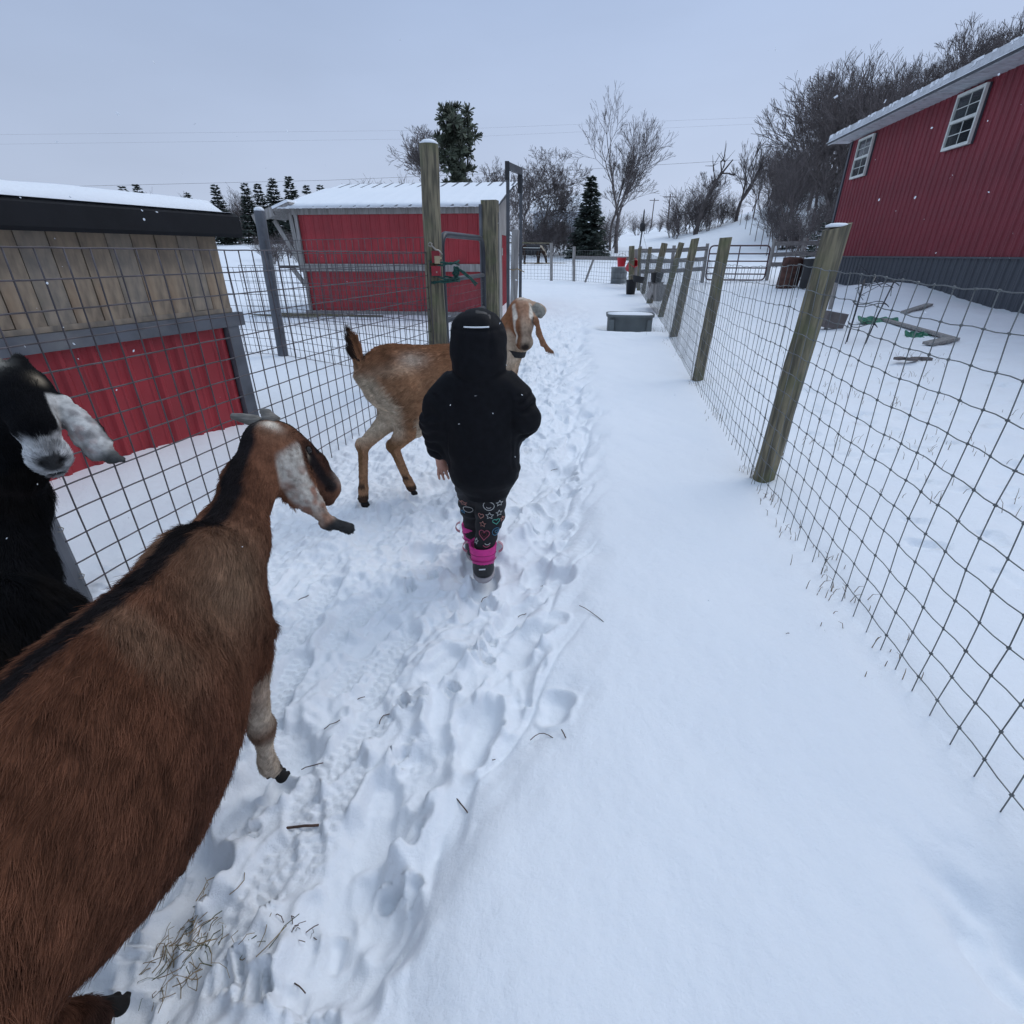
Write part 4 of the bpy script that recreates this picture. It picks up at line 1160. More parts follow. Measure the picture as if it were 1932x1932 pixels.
        c = blend(c, (.62, .55, .46), .9 * np.clip(1.6 * blob(P, H_(-.03, .005, .045), (.022, .014, .030)), 0, 1))
        c = blend(c, (.60, .53, .45), .85 * blob(P, H_(.035, .046, -.012), (.020, .014, .022)))
        de = np.minimum.reduce([seg_d(P, E[i], E[i + 1]) for i in range(len(E) - 1)])
        t = (P - V3(*E[0])) @ (V3(*E[-1]) - V3(*E[0])) / np.sum((V3(*E[-1]) - V3(*E[0])) ** 2)
        onear = (1 - sstep(.030, .042, de)) * sstep(.0, .10, t + .04)
        ec = np.tile(np.array((.43, .39, .34)), (len(P), 1))
        ec = blend(ec, (.22, .18, .15), .6 * sstep(.0, .5, n3(P, 90, 2.)))
        ec = blend(ec, (.22, .10, .065), .85 * sstep(-.30, .35, n3(P, 48, 4.)) * sstep(.12, .38, t))
        ec = blend(ec, (.27, .16, .11), .7 * sstep(.55, .75, t))
        ec = blend(ec, (.035, .034, .034), sstep(.80, .88, t))
        c = c * (1 - onear[:, None]) + ec * onear[:, None]
        de2 = np.minimum.reduce([seg_d(P, E2[i], E2[i + 1]) for i in range(len(E2) - 1)])
        c = blend(c, (.42, .38, .34), .85 * (1 - sstep(.03, .042, de2)))
        low = (y > .80) & (z < .40) & (x > -.66)
        c = blend(c, CR, .85 * low * sstep(.36, .24, z))
        c = blend(c, CR, .5 * low * sstep(.50, .40, z) * sstep(-.62, -.56, x))
        c = blend(c, (.13, .065, .04), .9 * low * np.exp(-((z - .205) / .030) ** 2))
        c = blend(c, BL, .9 * low * sstep(.08, .03, z) * sstep(.90, .93, y))
        c = blend(c, BL, .7 * (y < .8) * sstep(.12, .05, z))
        return c
    def flow(P, N):
        t = sstep(.95, 1.1, P[:, 1])[:, None]
        bod = np.stack([np.zeros(len(P)), np.full(len(P), -1.0), np.full(len(P), -.55)], 1)
        nk = np.tile(np.array((-.05, -.75, -.85)), (len(P), 1))
        out = bod * (1 - t) + nk * t
        hd = sstep(.10, .02, np.linalg.norm(P - (poll + f * .12), axis=1) - .06)[:, None]
        out = out * (1 - hd) + (-f)[None] * hd
        de = np.minimum.reduce([seg_d(P, E[i], E[i + 1]) for i in range(len(E) - 1)])
        on = (1 - sstep(.034, .046, de))[:, None]
        return out * (1 - on) + (V3(*E[-1]) - V3(*E[0]))[None] * on
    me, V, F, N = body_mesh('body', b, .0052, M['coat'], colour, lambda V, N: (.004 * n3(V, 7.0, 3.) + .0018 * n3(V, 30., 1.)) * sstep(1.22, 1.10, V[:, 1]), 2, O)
    body = child('body', me, g)
    def length(P):
        l_ = np.where(P[:, 1] < 1.0, .021, .014); l_ = np.where((P[:, 2] < .38) & (P[:, 1] > .78), .0075, l_)
        dh = np.linalg.norm(P - (poll + f * .10), axis=1); l_ = np.where(dh < .18, .0070, l_)
        de = np.minimum.reduce([seg_d(P, E[i], E[i + 1]) for i in range(len(E) - 1)]); return np.where(de < .04, .005, l_)
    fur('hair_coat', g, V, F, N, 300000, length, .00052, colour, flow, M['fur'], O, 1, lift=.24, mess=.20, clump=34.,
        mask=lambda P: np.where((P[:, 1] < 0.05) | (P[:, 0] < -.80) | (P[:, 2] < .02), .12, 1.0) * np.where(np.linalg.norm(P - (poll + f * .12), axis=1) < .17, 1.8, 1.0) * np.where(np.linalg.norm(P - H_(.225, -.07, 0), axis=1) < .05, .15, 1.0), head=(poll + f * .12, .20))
    eyes(g, H_, Rm, 1.0, O)
    for q in (-1, 1):                                                 # short swept-back horns
        p0 = H_(-.002, .020, .022 * q); d0 = V3(-.046 + .02 * q, .010, .016)
        mb = MB(); mb.tube([p0 - np.array(O), p0 + V3(-.02, .004, .018) - np.array(O), p0 + d0 * .75 + V3(0, 0, .012) - np.array(O), p0 + d0 * 1.15 + V3(-.004, 0, .010) - np.array(O)], [.019, .017, .013, .008], 10)
        mb.build('horn', M['horn'], g, True)
    for c, a in (((X + .012, .925, -.03), 1.0), ((X - .14, .69, -.045), 1.57), ((X + .05, .105, -.045), 1.57), ((X - .11, .445, -.045), 1.57)):
        hoof(g, c, a, O)
    return g

# ------------------------------------------------------------------ the tan goat behind the child
def make_tan_goat():
    O = (-.45, 2.85, -.05)
    g = thing('tan_goat', O, 'tan goat with white face stripes and raised black tail behind the child', 'goat')
    b = Body()
    th = R(20); h = V3(math.cos(th), math.sin(th), 0); s_ = V3(math.sin(th), -math.cos(th), 0)   # heading, its right side
    A = V3(-.66, 2.76, 0)                                             # under the hips
    def B(l_, r_, z): return tuple(A + h * l_ + s_ * r_ + V3(0, 0, z))
    Rb = np.stack([h, s_, V3(0, 0, 1)], 1)
    b.ell(B(.30, 0, .590), (.33, .150, .205), .06, Rb)
    b.ell(B(.05, 0, .645), (.19, .125, .175), .06, Rb)
    b.ell(B(.56, 0, .615), (.16, .120, .200), .06, Rb)
    b.cone(B(-.02, 0, .765), B(.55, 0, .755), .050, .052, .05)
    b.cone(B(-.11, 0, .70), B(.02, 0, .73), .060, .075, .05)
    b.ell(B(.30, 0, .49), (.22, .11, .10), .06, Rb)
    # right hind leg reaches forward, left hind stays back
    hr, hl = V3(-.600, 2.80, -.03), V3(-.855, 2.66, -.04)
    hipR, hipL = V3(*B(.03, .075, .62)), V3(*B(.0, -.075, .62))
    kR, kL = V3(*B(.12, .085, .45)), V3(*B(.05, -.085, .46))
    hockR, hockL = V3(-.672, 2.76, .275), V3(-.815, 2.665, .315)
    fR, fL = V3(-.615, 2.785, .06), V3(-.845, 2.66, .065)
    b.cone(hipR, kR, .105, .088, .06); b.cone(kR, hockR, .080, .033, .035); b.cone(hockR, fR, .029, .0225, .02); b.cone(fR, hr + V3(0, 0, .035), .026, .029, .015)
    b.cone(hipL, kL, .100, .078, .06); b.cone(kL, hockL, .066, .032, .035); b.cone(hockL, fL, .028, .0225, .02); b.cone(fL, hl + V3(0, 0, .035), .026, .029, .015)
    b.ell(hockR + V3(-.012, -.004, .012), (.024, .024, .030), .02); b.ell(hockL + V3(-.012, -.004, .012), (.024, .024, .030), .02)
    for l_, r_ in ((.56, .085), (.62, -.085)):
        q = V3(*B(l_, r_, 0))
        leg(b, [q + V3(0, 0, .55), q + V3(-.01, 0, .38), q + V3(.0, 0, .24), q + V3(0, 0, .07), q + V3(.01, 0, .0)], [.075, .050, .032, .024, .028], .04)
    # tail up
    tb = V3(*B(-.135, 0, .745))
    T = [tb, tb + V3(-.012, -.005, .055), tb + V3(-.018, -.01, .11), tb + V3(-.026, -.012, .150)]
    b.chain(T, [.026, .022, .019, .008], .025)
    b.ell(B(.02, -.02, .47), (.09, .07, .07), .04, Rb)                # udder
    # neck to the right, head turned to the camera
    poll = V3(.050, 2.955, 1.015)
    b.chain([B(.58, 0, .66), (-.045, 2.99, .76), (.005, 2.995, .875), (.035, 2.975, .955)], [.130, .090, .074, .066], .05)
    fwd = V3(.080, -.60, -.62); up = V3(.03, -.70, .72)
    H_, f, u, r, Rm = goat_head(b, poll, fwd, up, 1.0)
    b.ell(H_(.195, -.060, 0), (.040, .036, .046), .02, Rm); b.ell(H_(.10, -.035, 0), (.07, .04, .055), .03, Rm)
    # its left ear (to the right in the picture) hangs and kicks out; the root stands up
    eb = H_(.01, -.03, -.052)
    et = at(1043, 664, 2.86); E = [tuple(eb)]
    for px, py in ((1014, 606), (1019, 628), (1026, 646), (1034, 658), (1043, 664)):
        p = at(px, py, 2.87); E.append((p.x, p.y, p.z))
    b.blade(E, [.018, .021, .023, .021, .015, .010], .0065, [(.85, -.5, .1)] * 6)
    er = H_(.01, -.03, .052); E2 = [tuple(er), tuple(er + V3(-.025, -.01, -.06)), tuple(er + V3(-.03, -.02, -.13)), tuple(er + V3(-.025, -.03, -.20))]
    b.blade(E2, [.02, .032, .034, .02], .0065, [(-.8, -.6, .1)] * 4)
    E3 = [tuple(H_(-.005, .004, -.040)), tuple(at(1013, 582, 2.93)), tuple(at(1019, 586, 2.92)), tuple(at(1020, 596, 2.91))]
    b.blade(E3, [.016, .030, .030, .014], .006, [(.1, -.9, .35)] * 4)
    TAN, RED, CRM, BL = (.33, .178, .098), (.25, .112, .056), (.58, .48, .36), (.014, .012, .012)
    def colour(P, N):
        c = np.tile(np.array(TAN), (len(P), 1)); x, y, z = P.T
        loc = P - A; l_ = loc @ h; rr = loc @ s_
        c = blend(c, RED, .75 * sstep(.62, .80, z) * (l_ < .75)); c = blend(c, (.22, .09, .038), .4 * sstep(.1, .6, n3(P, 7, 2.)))
        c = blend(c, CRM, .85 * sstep(.50, .42, z) * (l_ > .1) * (l_ < .7))
        c = blend(c, CRM, .9 * sstep(-.03, -.10, l_ - .10 * sstep(.70, .5, z)) * sstep(.74, .66, z) * sstep(.28, .42, z))
        c = blend(c, (.62, .52, .42), .75 * blob(P, B(.13, .10, .765), (.07, .07, .035)))
        c = blend(c, (.55, .42, .30), .55 * blob(P, B(.02, .09, .72), (.10, .07, .03)) )
        c = blend(c, (.16, .12, .09), .5 * blob(P, B(.0, -.03, .46), (.09, .06, .07)))
        c = blend(c, (.16, .085, .04), .8 * (np.minimum(np.linalg.norm(P - hockR, axis=1), np.linalg.norm(P - hockL, axis=1)) < .16) * sstep(.36, .28, z) * sstep(.12, .24, z) * (N[:, 0] < .1))
        c = blend(c, BL, .8 * sstep(.115, .085, z) * sstep(.06, .08, z) * (N @ h < .25))
        c = blend(c, BL, .85 * sstep(.035, .02, z))
        td = np.minimum.reduce([seg_d(P, T[i], T[i + 1]) for i in range(3)])
        on = (td < .045) & (z > tb[2] + .015)
        c = blend(c, BL, .92 * on * np.maximum(sstep(tb[2] + .10, tb[2] + .15, z), (N @ h < -.1) * 1.0))
        nk = sstep(.50, .62, l_) * sstep(.62, .7, z)
        c = blend(c, CRM, .7 * nk * (N[:, 1] < -.15) * sstep(.0, .5, N[:, 0] + .6))
        hd = lambda a, q, k, rad: blob(P, H_(a, q, k), rad)
        c = blend(c, (.27, .105, .05), .85 * hd(.06, .0, 0, (.10, .08, .09)))
        c = blend(c, (.075, .04, .028), .9 * hd(.18, -.03, 0, (.06, .03, .05)))
        c = blend(c, (.024, .018, .016), .97 * np.clip(1.5 * hd(.232, -.055, 0, (.028, .028, .024)), 0, 1))
        for q in (-1, 1):
            w = 1 - sstep(.0115, .022, seg_d(P, H_(.030, .012, .036 * q), H_(.095, .006, .038 * q)))
            w2 = 1 - sstep(.010, .019, seg_d(P, H_(.095, .0, .040 * q), H_(.20, -.055, .034 * q)))
            c = blend(c, (.74, .66, .55), .95 * np.maximum(w, w2))
            c = blend(c, (.05, .035, .03), .8 * blob(P, H_(.086, -.022, .050 * q), (.020, .010, .012)))
        c = blend(c, (.60, .50, .40), .8 * hd(.21, -.105, 0, (.04, .018, .04)))
        c = blend(c, (.64, .58, .50), .8 * hd(-.02, .035, -.01, (.035, .02, .03)))
        de3 = np.minimum.reduce([seg_d(P, E3[i], E3[i + 1]) for i in range(3)])
        c = blend(c, (.235, .225, .195), .95 * (1 - sstep(.026, .034, de3)) * sstep(.035, .045, np.linalg.norm(P - V3(*E3[0]), axis=1)))
        de = np.minimum.reduce([seg_d(P, E[i], E[i + 1]) for i in range(1, 5)])
        c = blend(c, (.20, .088, .045), .9 * (1 - sstep(.022, .030, de)))
        return c
    def flow(P, N):
        out = np.tile(-h + V3(0, 0, -.5), (len(P), 1)); td = np.minimum.reduce([seg_d(P, T[i], T[i + 1]) for i in range(3)])
        on = (td < .05)[:, None]; out = np.where(on, np.array([[-.35, -.1, .8]]), out)
        hd = (np.linalg.norm(P - (poll + f * .12), axis=1) < .19)[:, None]; out = np.where(hd, (-f)[None], out)
        lg = (P[:, 2] < .42)[:, None]; return np.where(lg, np.array([[0, 0, -1.]]), out)
    me, V, F, N = body_mesh('body', b, .0052, M['coat'], colour, lambda V, N: .003 * n3(V, 8.0, 3.), 2, O)
    child('body', me, g)
    def length(P):
        td = np.minimum.reduce([seg_d(P, T[i], T[i + 1]) for i in range(3)])
        l_ = np.full(len(P), .022); l_ = np.where(P[:, 2] < .42, .011, l_); l_ = np.where(np.linalg.norm(P - (poll + f * .10), axis=1) < .22, .0048, l_)
        return np.where(td < .045, .040, l_)
    fur('hair_coat', g, V, F, N, 75000, length, .0009, colour, flow, M['fur'], O, 2, lift=.22, mess=.10, clump=26., mask=lambda P: np.where(P[:, 2] < .0, .0, 1.0) * np.where(np.linalg.norm(P - tb, axis=1) < .2, 2.5, 1.0) * np.where(np.linalg.norm(P - H_(.225, -.07, 0), axis=1) < .05, .15, 1.0), head=(poll + f * .12, .22))
    eyes(g, H_, Rm, .96, O)
    for c, a in ((hr, .3), (hl, -.3), (V3(*B(.57, .085, -.05)), th), (V3(*B(.63, -.085, -.05)), th)): hoof(g, c, a, O)
    c = V3(*at(972, 693, 2.965)); mb = MB(); k = V3(.0, .04, -.0)
    ax = V3(.035, -.01, .12); ax /= np.linalg.norm(ax); e1 = np.cross(ax, V3(0, 1, 0)); e1 /= np.linalg.norm(e1); e2 = np.cross(ax, e1)
    ctr = V3(-.015, 2.995, .775)
    ring = [ctr + e1 * .092 * math.cos(t_) + e2 * .096 * math.sin(t_) for t_ in np.linspace(0, 2 * math.pi, 29)[:-1]]
    vs_ = [tuple(p - np.array(O) + ax * q + (p - ctr) / .094 * w) for p in ring for q, w in ((-.016, 0), (-.016, .006), (.016, .006), (.016, 0))]
    n = len(ring); fs = [(i * 4 + a, i * 4 + (a + 1) % 4, ((i + 1) % n) * 4 + (a + 1) % 4, ((i + 1) % n) * 4 + a) for i in range(n) for a in range(4)]
    mb.add(vs_, fs); mb.build('collar', M['collar'], g)
    return g

# ------------------------------------------------------------------ the black goat at the left edge
def make_black_goat():
    O = (-1.0, .75, -.05)
    g = thing('black_goat', O, 'black goat with a grey muzzle and long white ear by the wire fence', 'goat')
    b = Body(); X = -1.10
    b.ell((X, .58, .435), (.148, .34, .185), .06); b.ell((X, .86, .45), (.120, .18, .175), .06); b.ell((X, .25, .46), (.125, .2, .16), .06)
    b.cone((X, .22, .575), (X - .01, .90, .565), .05, .052, .05)
    for sx, y in ((1, .88), (-1, .84), (1, .24), (-1, .30)):
        leg(b, [(X + .075 * sx, y, .40), (X + .08 * sx, y - .02, .28), (X + .075 * sx, y, .17), (X + .07 * sx, y, .05), (X + .07 * sx, y + .01, -.01)], [.075, .045, .029, .023, .026], .04)
    poll = V3(-1.222, 1.271, .985)
    b.chain([(X - .04, .88, .47), (-1.215, 1.02, .56), (-1.265, 1.15, .70), (-1.268, 1.25, .83), (-1.245, 1.290, .915)], [.105, .088, .074, .066, .058], .05)
    mz = V3(*at(88, 846, 1.125))
    fwd = V3(.60, -.61, -.50); up = V3(.35, -.35, .86)
    H_, f, u, r, Rm = goat_head(b, poll, fwd, up, 1.08)
    b.ell(H_(-.004, .030, .020), (.016, .020, .014), .02, Rm); b.ell(H_(-.004, .030, -.020), (.016, .020, .014), .02, Rm)   # horn buds
    # which side is towards the picture's right: its left (-r) when it faces us
    q = -1 if r[0] < 0 else 1
    eb = V3(*at(97, 744, 1.275)); E = [tuple(eb)]
    for px, py, Y in ((112, 757, 1.26), (134, 785, 1.235), (158, 815, 1.215), (184, 845, 1.20), (209, 862, 1.19), (232, 867, 1.19)):
        p = at(px, py, Y); E.append((p.x, p.y, p.z))
    b.blade(E, [.012, .018, .025, .030, .027, .014, .009], .0055, [(.3, -.8, .5)] * 7)
    el = H_(.0, -.012, -.052 * q); E2 = [tuple(el), tuple(el + V3(-.05, .0, -.05)), tuple(el + V3(-.09, -.01, -.13)), tuple(el + V3(-.11, -.02, -.22))]
    b.blade(E2, [.02, .035, .04, .02], .007, [(-.5, -.8, .3)] * 4)
    BL, GR, WH = (.0042, .0042, .0052), (.24, .235, .225), (.58, .575, .57)
    def colour(P, N):
        c = np.tile(np.array(BL), (len(P), 1)); x, y, z = P.T
        c = blend(c, (.012, .009, .0075), .6 * sstep(.2, .6, n3(P, 9, 3.)))
        hd = lambda a, w, k, rad: blob(P, H_(a, w, k), rad)
        m = patch(P, H_(.190, -.065, 0), Rm, (.062, .055, .062), .22, .20, 55.)
        c = blend(c, WH, m * (.66 + .34 * sstep(-.3, .3, n3(P, 60, 1.))))
        c = blend(c, (.10, .10, .105), .6 * hd(.15, -.09, .03 * q, (.03, .03, .03)))
        c = blend(c, (.030, .029, .029), .95 * patch(P, H_(.236, -.050, 0), Rm, (.030, .022, .027), .22, .12, 70.))
        c = blend(c, (.008, .008, .008), .95 * (1 - sstep(.005, .010, np.minimum(seg_d(P, H_(.245, -.089, 0), H_(.165, -.087, .036)), seg_d(P, H_(.245, -.089, 0), H_(.165, -.087, -.036))))))
        c = blend(c, (.015, .014, .014), .9 * np.maximum(hd(.232, -.052, .018, (.013, .008, .008)), hd(.232, -.052, -.018, (.013, .008, .008))))
        c = blend(c, (.25, .205, .15), .85 * np.clip(1.5 * hd(.048, .018, .030 * q, (.024, .016, .012)), 0, 1))
        c = blend(c, (.09, .075, .05), .8 * hd(.090, -.004, .046 * q, (.02, .006, .012)))
        c = blend(c, (.09, .065, .048), .8 * blob(P, H_(.08, -.15, 0), (.07, .05, .06)))
        c = blend(c, (.60, .57, .50), .95 * np.clip(1.5 * hd(-.02, .045, -.045 * q, (.04, .03, .03)), 0, 1))
        t = (P - V3(*E[0])) @ (V3(*E[-1]) - V3(*E[0])) / np.sum((V3(*E[-1]) - V3(*E[0])) ** 2)
        de = np.minimum.reduce([seg_d(P, E[i], E[i + 1]) for i in range(len(E) - 1)])
        on = (1 - sstep(.032, .040, de)) * sstep(.07, .11, t)
        ec = np.tile(np.array((.50, .485, .46)), (len(P), 1))
        ec = blend(ec, (.26, .245, .235), sstep(-.2, .35, n3(P, 45, 6.)) * sstep(.12, .35, t))
        ec = blend(ec, (.30, .21, .19), .5 * sstep(.1, .5, n3(P, 50, 16.)) * sstep(.3, .5, t))
        ec = blend(ec, (.075, .073, .070), sstep(.76, .90, t))
        return c * (1 - on[:, None]) + ec * on[:, None]
    def flow(P, N):
        out = np.tile(V3(.1, -.5, -.8), (len(P), 1))
        hd = (np.linalg.norm(P - (poll + f * .12), axis=1) < .21)[:, None]; out = np.where(hd, (-f)[None], out)
        de = np.minimum.reduce([seg_d(P, E[i], E[i + 1]) for i in range(len(E) - 1)])
        return np.where((de < .045)[:, None], (V3(*E[-1]) - V3(*E[0]))[None], out)
    me, V, F, N = body_mesh('body', b, .0052, M['coat'], colour, lambda V, N: .004 * n3(V, 8.0, 3.) * sstep(1.12, 1.02, V[:, 1]), 2, O)
    child('body', me, g)
    def length(P):
        l_ = np.full(len(P), .032); dh = np.linalg.norm(P - (poll + f * .10), axis=1); l_ = np.where(dh < .21, .0105, l_)
        de = np.minimum.reduce([seg_d(P, E[i], E[i + 1]) for i in range(len(E) - 1)]); return np.where(de < .045, .0035, l_)
    fur('hair_coat', g, V, F, N, 120000, length, .00065, colour, flow, M['fur'], O, 3, lift=.28, mess=.14, clump=24.,
        mask=lambda P: np.where(P[:, 1] < .5, .15, 1.0) * np.where(np.linalg.norm(P - (poll + f * .12), axis=1) < .2, 3.0, 1.0) * np.where(np.linalg.norm(P - H_(.225, -.07, 0), axis=1) < .05, .3, 1.0), head=(poll + f * .12, .20))
    eyes(g, H_, Rm, 1.1, O)
    for sx, y in ((1, .90), (-1, .86), (1, .26), (-1, .32)): hoof(g, (X + .07 * sx, y, -.05), 1.57, O)
    return g

# ------------------------------------------------------------------ the pony grazing beyond the fence
def make_pony():
    p = at(1003, 497, 42); O = Vector((p.x, 42, tz(p.x, 42)))
    g = thing('pony', O, 'dark pony in a stable rug grazing at hay in the far field', 'pony')
    b = Body()
    b.ell((0, 0, .92), (.62, .25, .29), .1); b.ell((.45, 0, .95), (.3, .22, .28), .1); b.ell((-.45, 0, .97), (.3, .24, .28), .1)
    for x, y in ((.52, .12), (.44, -.12), (-.58, .12), (-.50, -.12)):
        b.chain([(x, y, .8), (x + .02, y, .45), (x, y, .08), (x + .03, y, .02)], [.12, .065, .05, .065], .05)
    b.chain([(.62, 0, 1.02), (.85, 0, .80), (1.02, 0, .52)], [.20, .14, .11], .08); b.chain([(1.0, 0, .50), (1.06, 0, .24), (1.09, 0, .12)], [.11, .08, .07], .05)
    b.chain([(-.73, 0, 1.05), (-.80, 0, .8), (-.80, 0, .45)], [.07, .06, .04], .05)
    for q in (-1, 1): b.cone((.93, .06 * q, .60), (.90, .09 * q, .72), .035, .012, .02)
    def colour(P, N):
        c = np.tile(np.array((.045, .030, .024)), (len(P), 1))
        return blend(c, (.42, .36, .28), .9 * ((P[:, 0] > .62) & (N[:, 2] > .2) & (P[:, 2] > .45)))
    me, V, F, N = body_mesh('body', b, .022, M['coat'], colour, None, 2); child('body', me, g)
    b2 = Body(); b2.ell((-.03, 0, .95), (.78, .285, .33), .1); b2.ell((.48, 0, .97), (.26, .25, .30), .08); b2.ell((-.05, 0, .78), (.66, .29, .22), .08)
    me, V, F, N = body_mesh('rug', b2, .03, plain('dark stable rug', (.022, .022, .026), .85), None, lambda V, N: .012 * n3(V, 5., 2.), 2); child('rug', me, g)
    mb = MB(); mb.bar((-.6, -.30, 1.06), (.62, -.285, 1.04), .02, .035); mb.build('rug_strap', M['white_frame'], g)
    g.rotation_euler.z = R(-8)
    h = thing('hay_pile', O + Vector((.75, -.5, 0)), 'thin spread of brown hay on the snow by the pony', 'hay')
    mb = MB(); rg = random.Random(8)
    for k in range(420):
        x, y = rg.gauss(0, .75), rg.gauss(0, .35); a = rg.uniform(0, 3.1); l_ = rg.uniform(.1, .3)
        mb.bar((x, y, .03 + rg.uniform(0, .04)), (x + l_ * math.cos(a), y + l_ * math.sin(a), .03 + rg.uniform(0, .06)), .02, .012)
    mb.build('hay', M['straw'], h, kind='stuff')

# ------------------------------------------------------------------ the child walking up the path
M['skin'] = mat('child skin', (.50, .255, .185), .5, var=.12, scale=20)
M['jacket'] = mat('black padded shell fabric', (.0048, .0048, .0066), .78, var=.25, scale=40, spec=.18, bump=.25, bscale=9, dist=.02)
M['legging'] = mat('black printed legging', (.010, .010, .012), .85, var=.2, scale=60)
M['boot_pink'] = mat('pink boot shell', (.62, .022, .235), .55, var=.15, scale=25, bump=.15)
M['boot_black'] = plain('black boot rubber', (.013, .013, .014), .5)
M['boot_white'] = plain('pale boot sole', (.34, .31, .32), .7)
M['loop_pink'] = plain('pale pink webbing', (.55, .30, .33), .8)
M['reflect'] = plain('white reflective piping', (.72, .74, .76), .4)
PRINT = {'white': plain('white print', (.52, .52, .50), .8), 'pink': plain('pink print', (.46, .10, .16), .8), 'green': plain('mint print', (.10, .42, .33), .8),
         'blue': plain('blue print', (.06, .19, .30), .8), 'peach': plain('peach print', (.46, .22, .18), .8), 'red': plain('dark red print', (.11, .008, .02), .8)}

def make_child():
    O = np.array((-.125, 1.93, hz(-.125, 1.93)))
    O[1] = 1.965; O[2] = -.014
    g = thing('person', tuple(O), 'small child in a black hooded jacket, printed leggings and pink boots', 'person')
    # body under the clothes: one skin with head, arms and separate fingers
    b = Body()
    b.ell((0, .0, .62), (.105, .075, .16), .05); b.ell((0, .0, .78), (.115, .075, .09), .05); b.ell((0, .0, .47), (.095, .075, .08), .05)
    b.cone((0, .01, .84), (0, .015, .90), .040, .036, .02)
    b.ell((0, .02, .985), (.070, .084, .092), .02); b.ell((0, .045, .955), (.056, .055, .062), .02)
    b.ell((0, .105, .965), (.011, .016, .014), .012); b.cone((0, .100, .985), (0, .112, .965), .006, .008, .01)
    for q in (-1, 1):
        b.ell((.028 * q, .099, .992), (.013, .008, .008), .006, sub=True); b.ell((.074 * q, .015, .97), (.010, .018, .024), .008)
    b.cone((-.018, .103, .934), (.018, .103, .934), .003, .003, .005, sub=True)
    armL = [(-.10, 0, .80), (-.178, -.01, .67), (-.176, .02, .545), (-.172, .026, .512)]
    armR = [(.10, 0, .80), (.174, -.01, .69), (.150, .05, .622), (.138, .055, .588)]
    for A in (armL, armR): b.chain(A, [.040, .034, .024, .020], .02)
    hands = []
    for A, q, dirv in ((armL, -1, V3(.16, .0, -1.0)), (armR, 1, V3(-.18, .05, -1.0))):
        w = V3(*A[-1]); d = dirv / np.linalg.norm(dirv); out = V3(-q * .85, .5, 0); sd = np.cross(d, out); sd /= np.linalg.norm(sd); out = np.cross(sd, d)
        # palm faces inward; fingers spread along y
        b.ell(w + d * .026, (.014, .024, .028), .012, np.stack([sd, out, d], 1))
        for k, (yy, L1, sp) in enumerate(((.020, .046, .30), (.007, .052, .10), (-.006, .049, -.10), (-.018, .040, -.30))):
            f0 = w + d * .044 + out * yy; bend = sd * (.20 * (-q) * 1.0)
            f1 = f0 + (d + out * sp + bend * .6) * L1 * .5; f2 = f1 + (d * .85 + out * sp * .6 + bend * 2.2) * L1 * .5
            b.cone(f0, f1, .0070, .0064, .003); b.cone(f1, f2, .0064, .0054, .003)
        t0 = w + d * .016 + out * .018; b.cone(t0, t0 + (d * .6 + out * .8) * .022, .0078, .0066, .006); b.cone(t0 + (d * .6 + out * .8) * .022, t0 + (d * 1.0 + out * .75) * .036, .0066, .0054, .004)
    legs = {-1: [(-.055, .0, .45), (-.052, .10, .27), (-.050, .125, .12), (-.050, .13, .03)], 1: [(.050, .0, .45), (.030, .0, .26), (.002, -.045, .12), (-.002, -.05, .03)]}
    for q in (-1, 1): b.chain(legs[q], [.062, .046, .036, .034], .03)
    for q in (-1, 1): p = V3(*legs[q][-1]); b.cone(p, p + V3(0, .10, -.005), .030, .024, .02)
    me, V, F, N = body_mesh('body', b, .0045, M['skin'], None, None, 1); child('body', me, g)
    # hair under the hood
    hb = Body(); hb.ell((0, .005, 1.0), (.078, .088, .088), .02)
    me, *_ = body_mesh('hair', hb, .008, plain('dark hair', (.02, .014, .01), .6), None, None, 1); child('hair', me, g)
    # jacket: trunk, sleeves and the full hood, with puckers and drag folds
    j = Body()
    j.ell((.0, .0, .66), (.145, .115, .21), .05)
    j.ell((.0, .0, .800), (.135, .095, .075), .05)
    j.ell((.008, -.002, .52), (.146, .118, .16), .05)
    j.cone((.012, -.002, .445), (.018, .0, .385), .128, .096, .05)
    aL = [(-.098, 0, .805), (-.178, -.012, .675), (-.176, .02, .555)]; aR = [(.098, 0, .805), (.174, -.015, .69), (.150, .045, .618)]
    j.chain([aL[0], ((aL[0][0] + aL[1][0]) / 2 - .006, -.01, .75), aL[1], aL[2]], [.066, .060, .052, .043], .045)
    j.chain([aR[0], ((aR[0][0] + aR[1][0]) / 2 + .006, -.01, .76), aR[1], aR[2]], [.066, .060, .052, .043], .045)
    j.ell((.0, .012, .975), (.103, .108, .112), .03); j.ell((.0, -.01, .92), (.098, .095, .07), .04)
    j.ell((.0, .04, 1.015), (.094, .090, .070), .03); j.cone((0, -.02, .875), (0, .0, .89), .092, .088, .02)
    j.ell((.0, .150, .955), (.060, .070, .075), .02, sub=True)        # face opening
    j.ell((0, 0, .235), (.5, .5, .12), .012, sub=True)
    def pucker(V, N):
        x, y, z = V.T
        arm = sstep(.13, .17, np.abs(x)) * (z < .80)
        d = .006 * n3(V, 11., 3.) + .003 * n3(V, 26., 5.)
        d += arm * (.007 * np.sin((z + .25 * y + .2 * n3(V, 6., 1.)) * 95) * sstep(-.8, .6, n3(V, 9., 8.)))
        d -= .006 * np.exp(-((z - .868 + .02 * np.cos(x * 18)) / .010) ** 2) * (np.abs(x) < .12)      # hood seam
        d -= .004 * np.exp(-((np.abs(x) - .125 + .02 * (z - .7)) / .006) ** 2) * (z < .80) * (z > .5)  # arm-hole seams
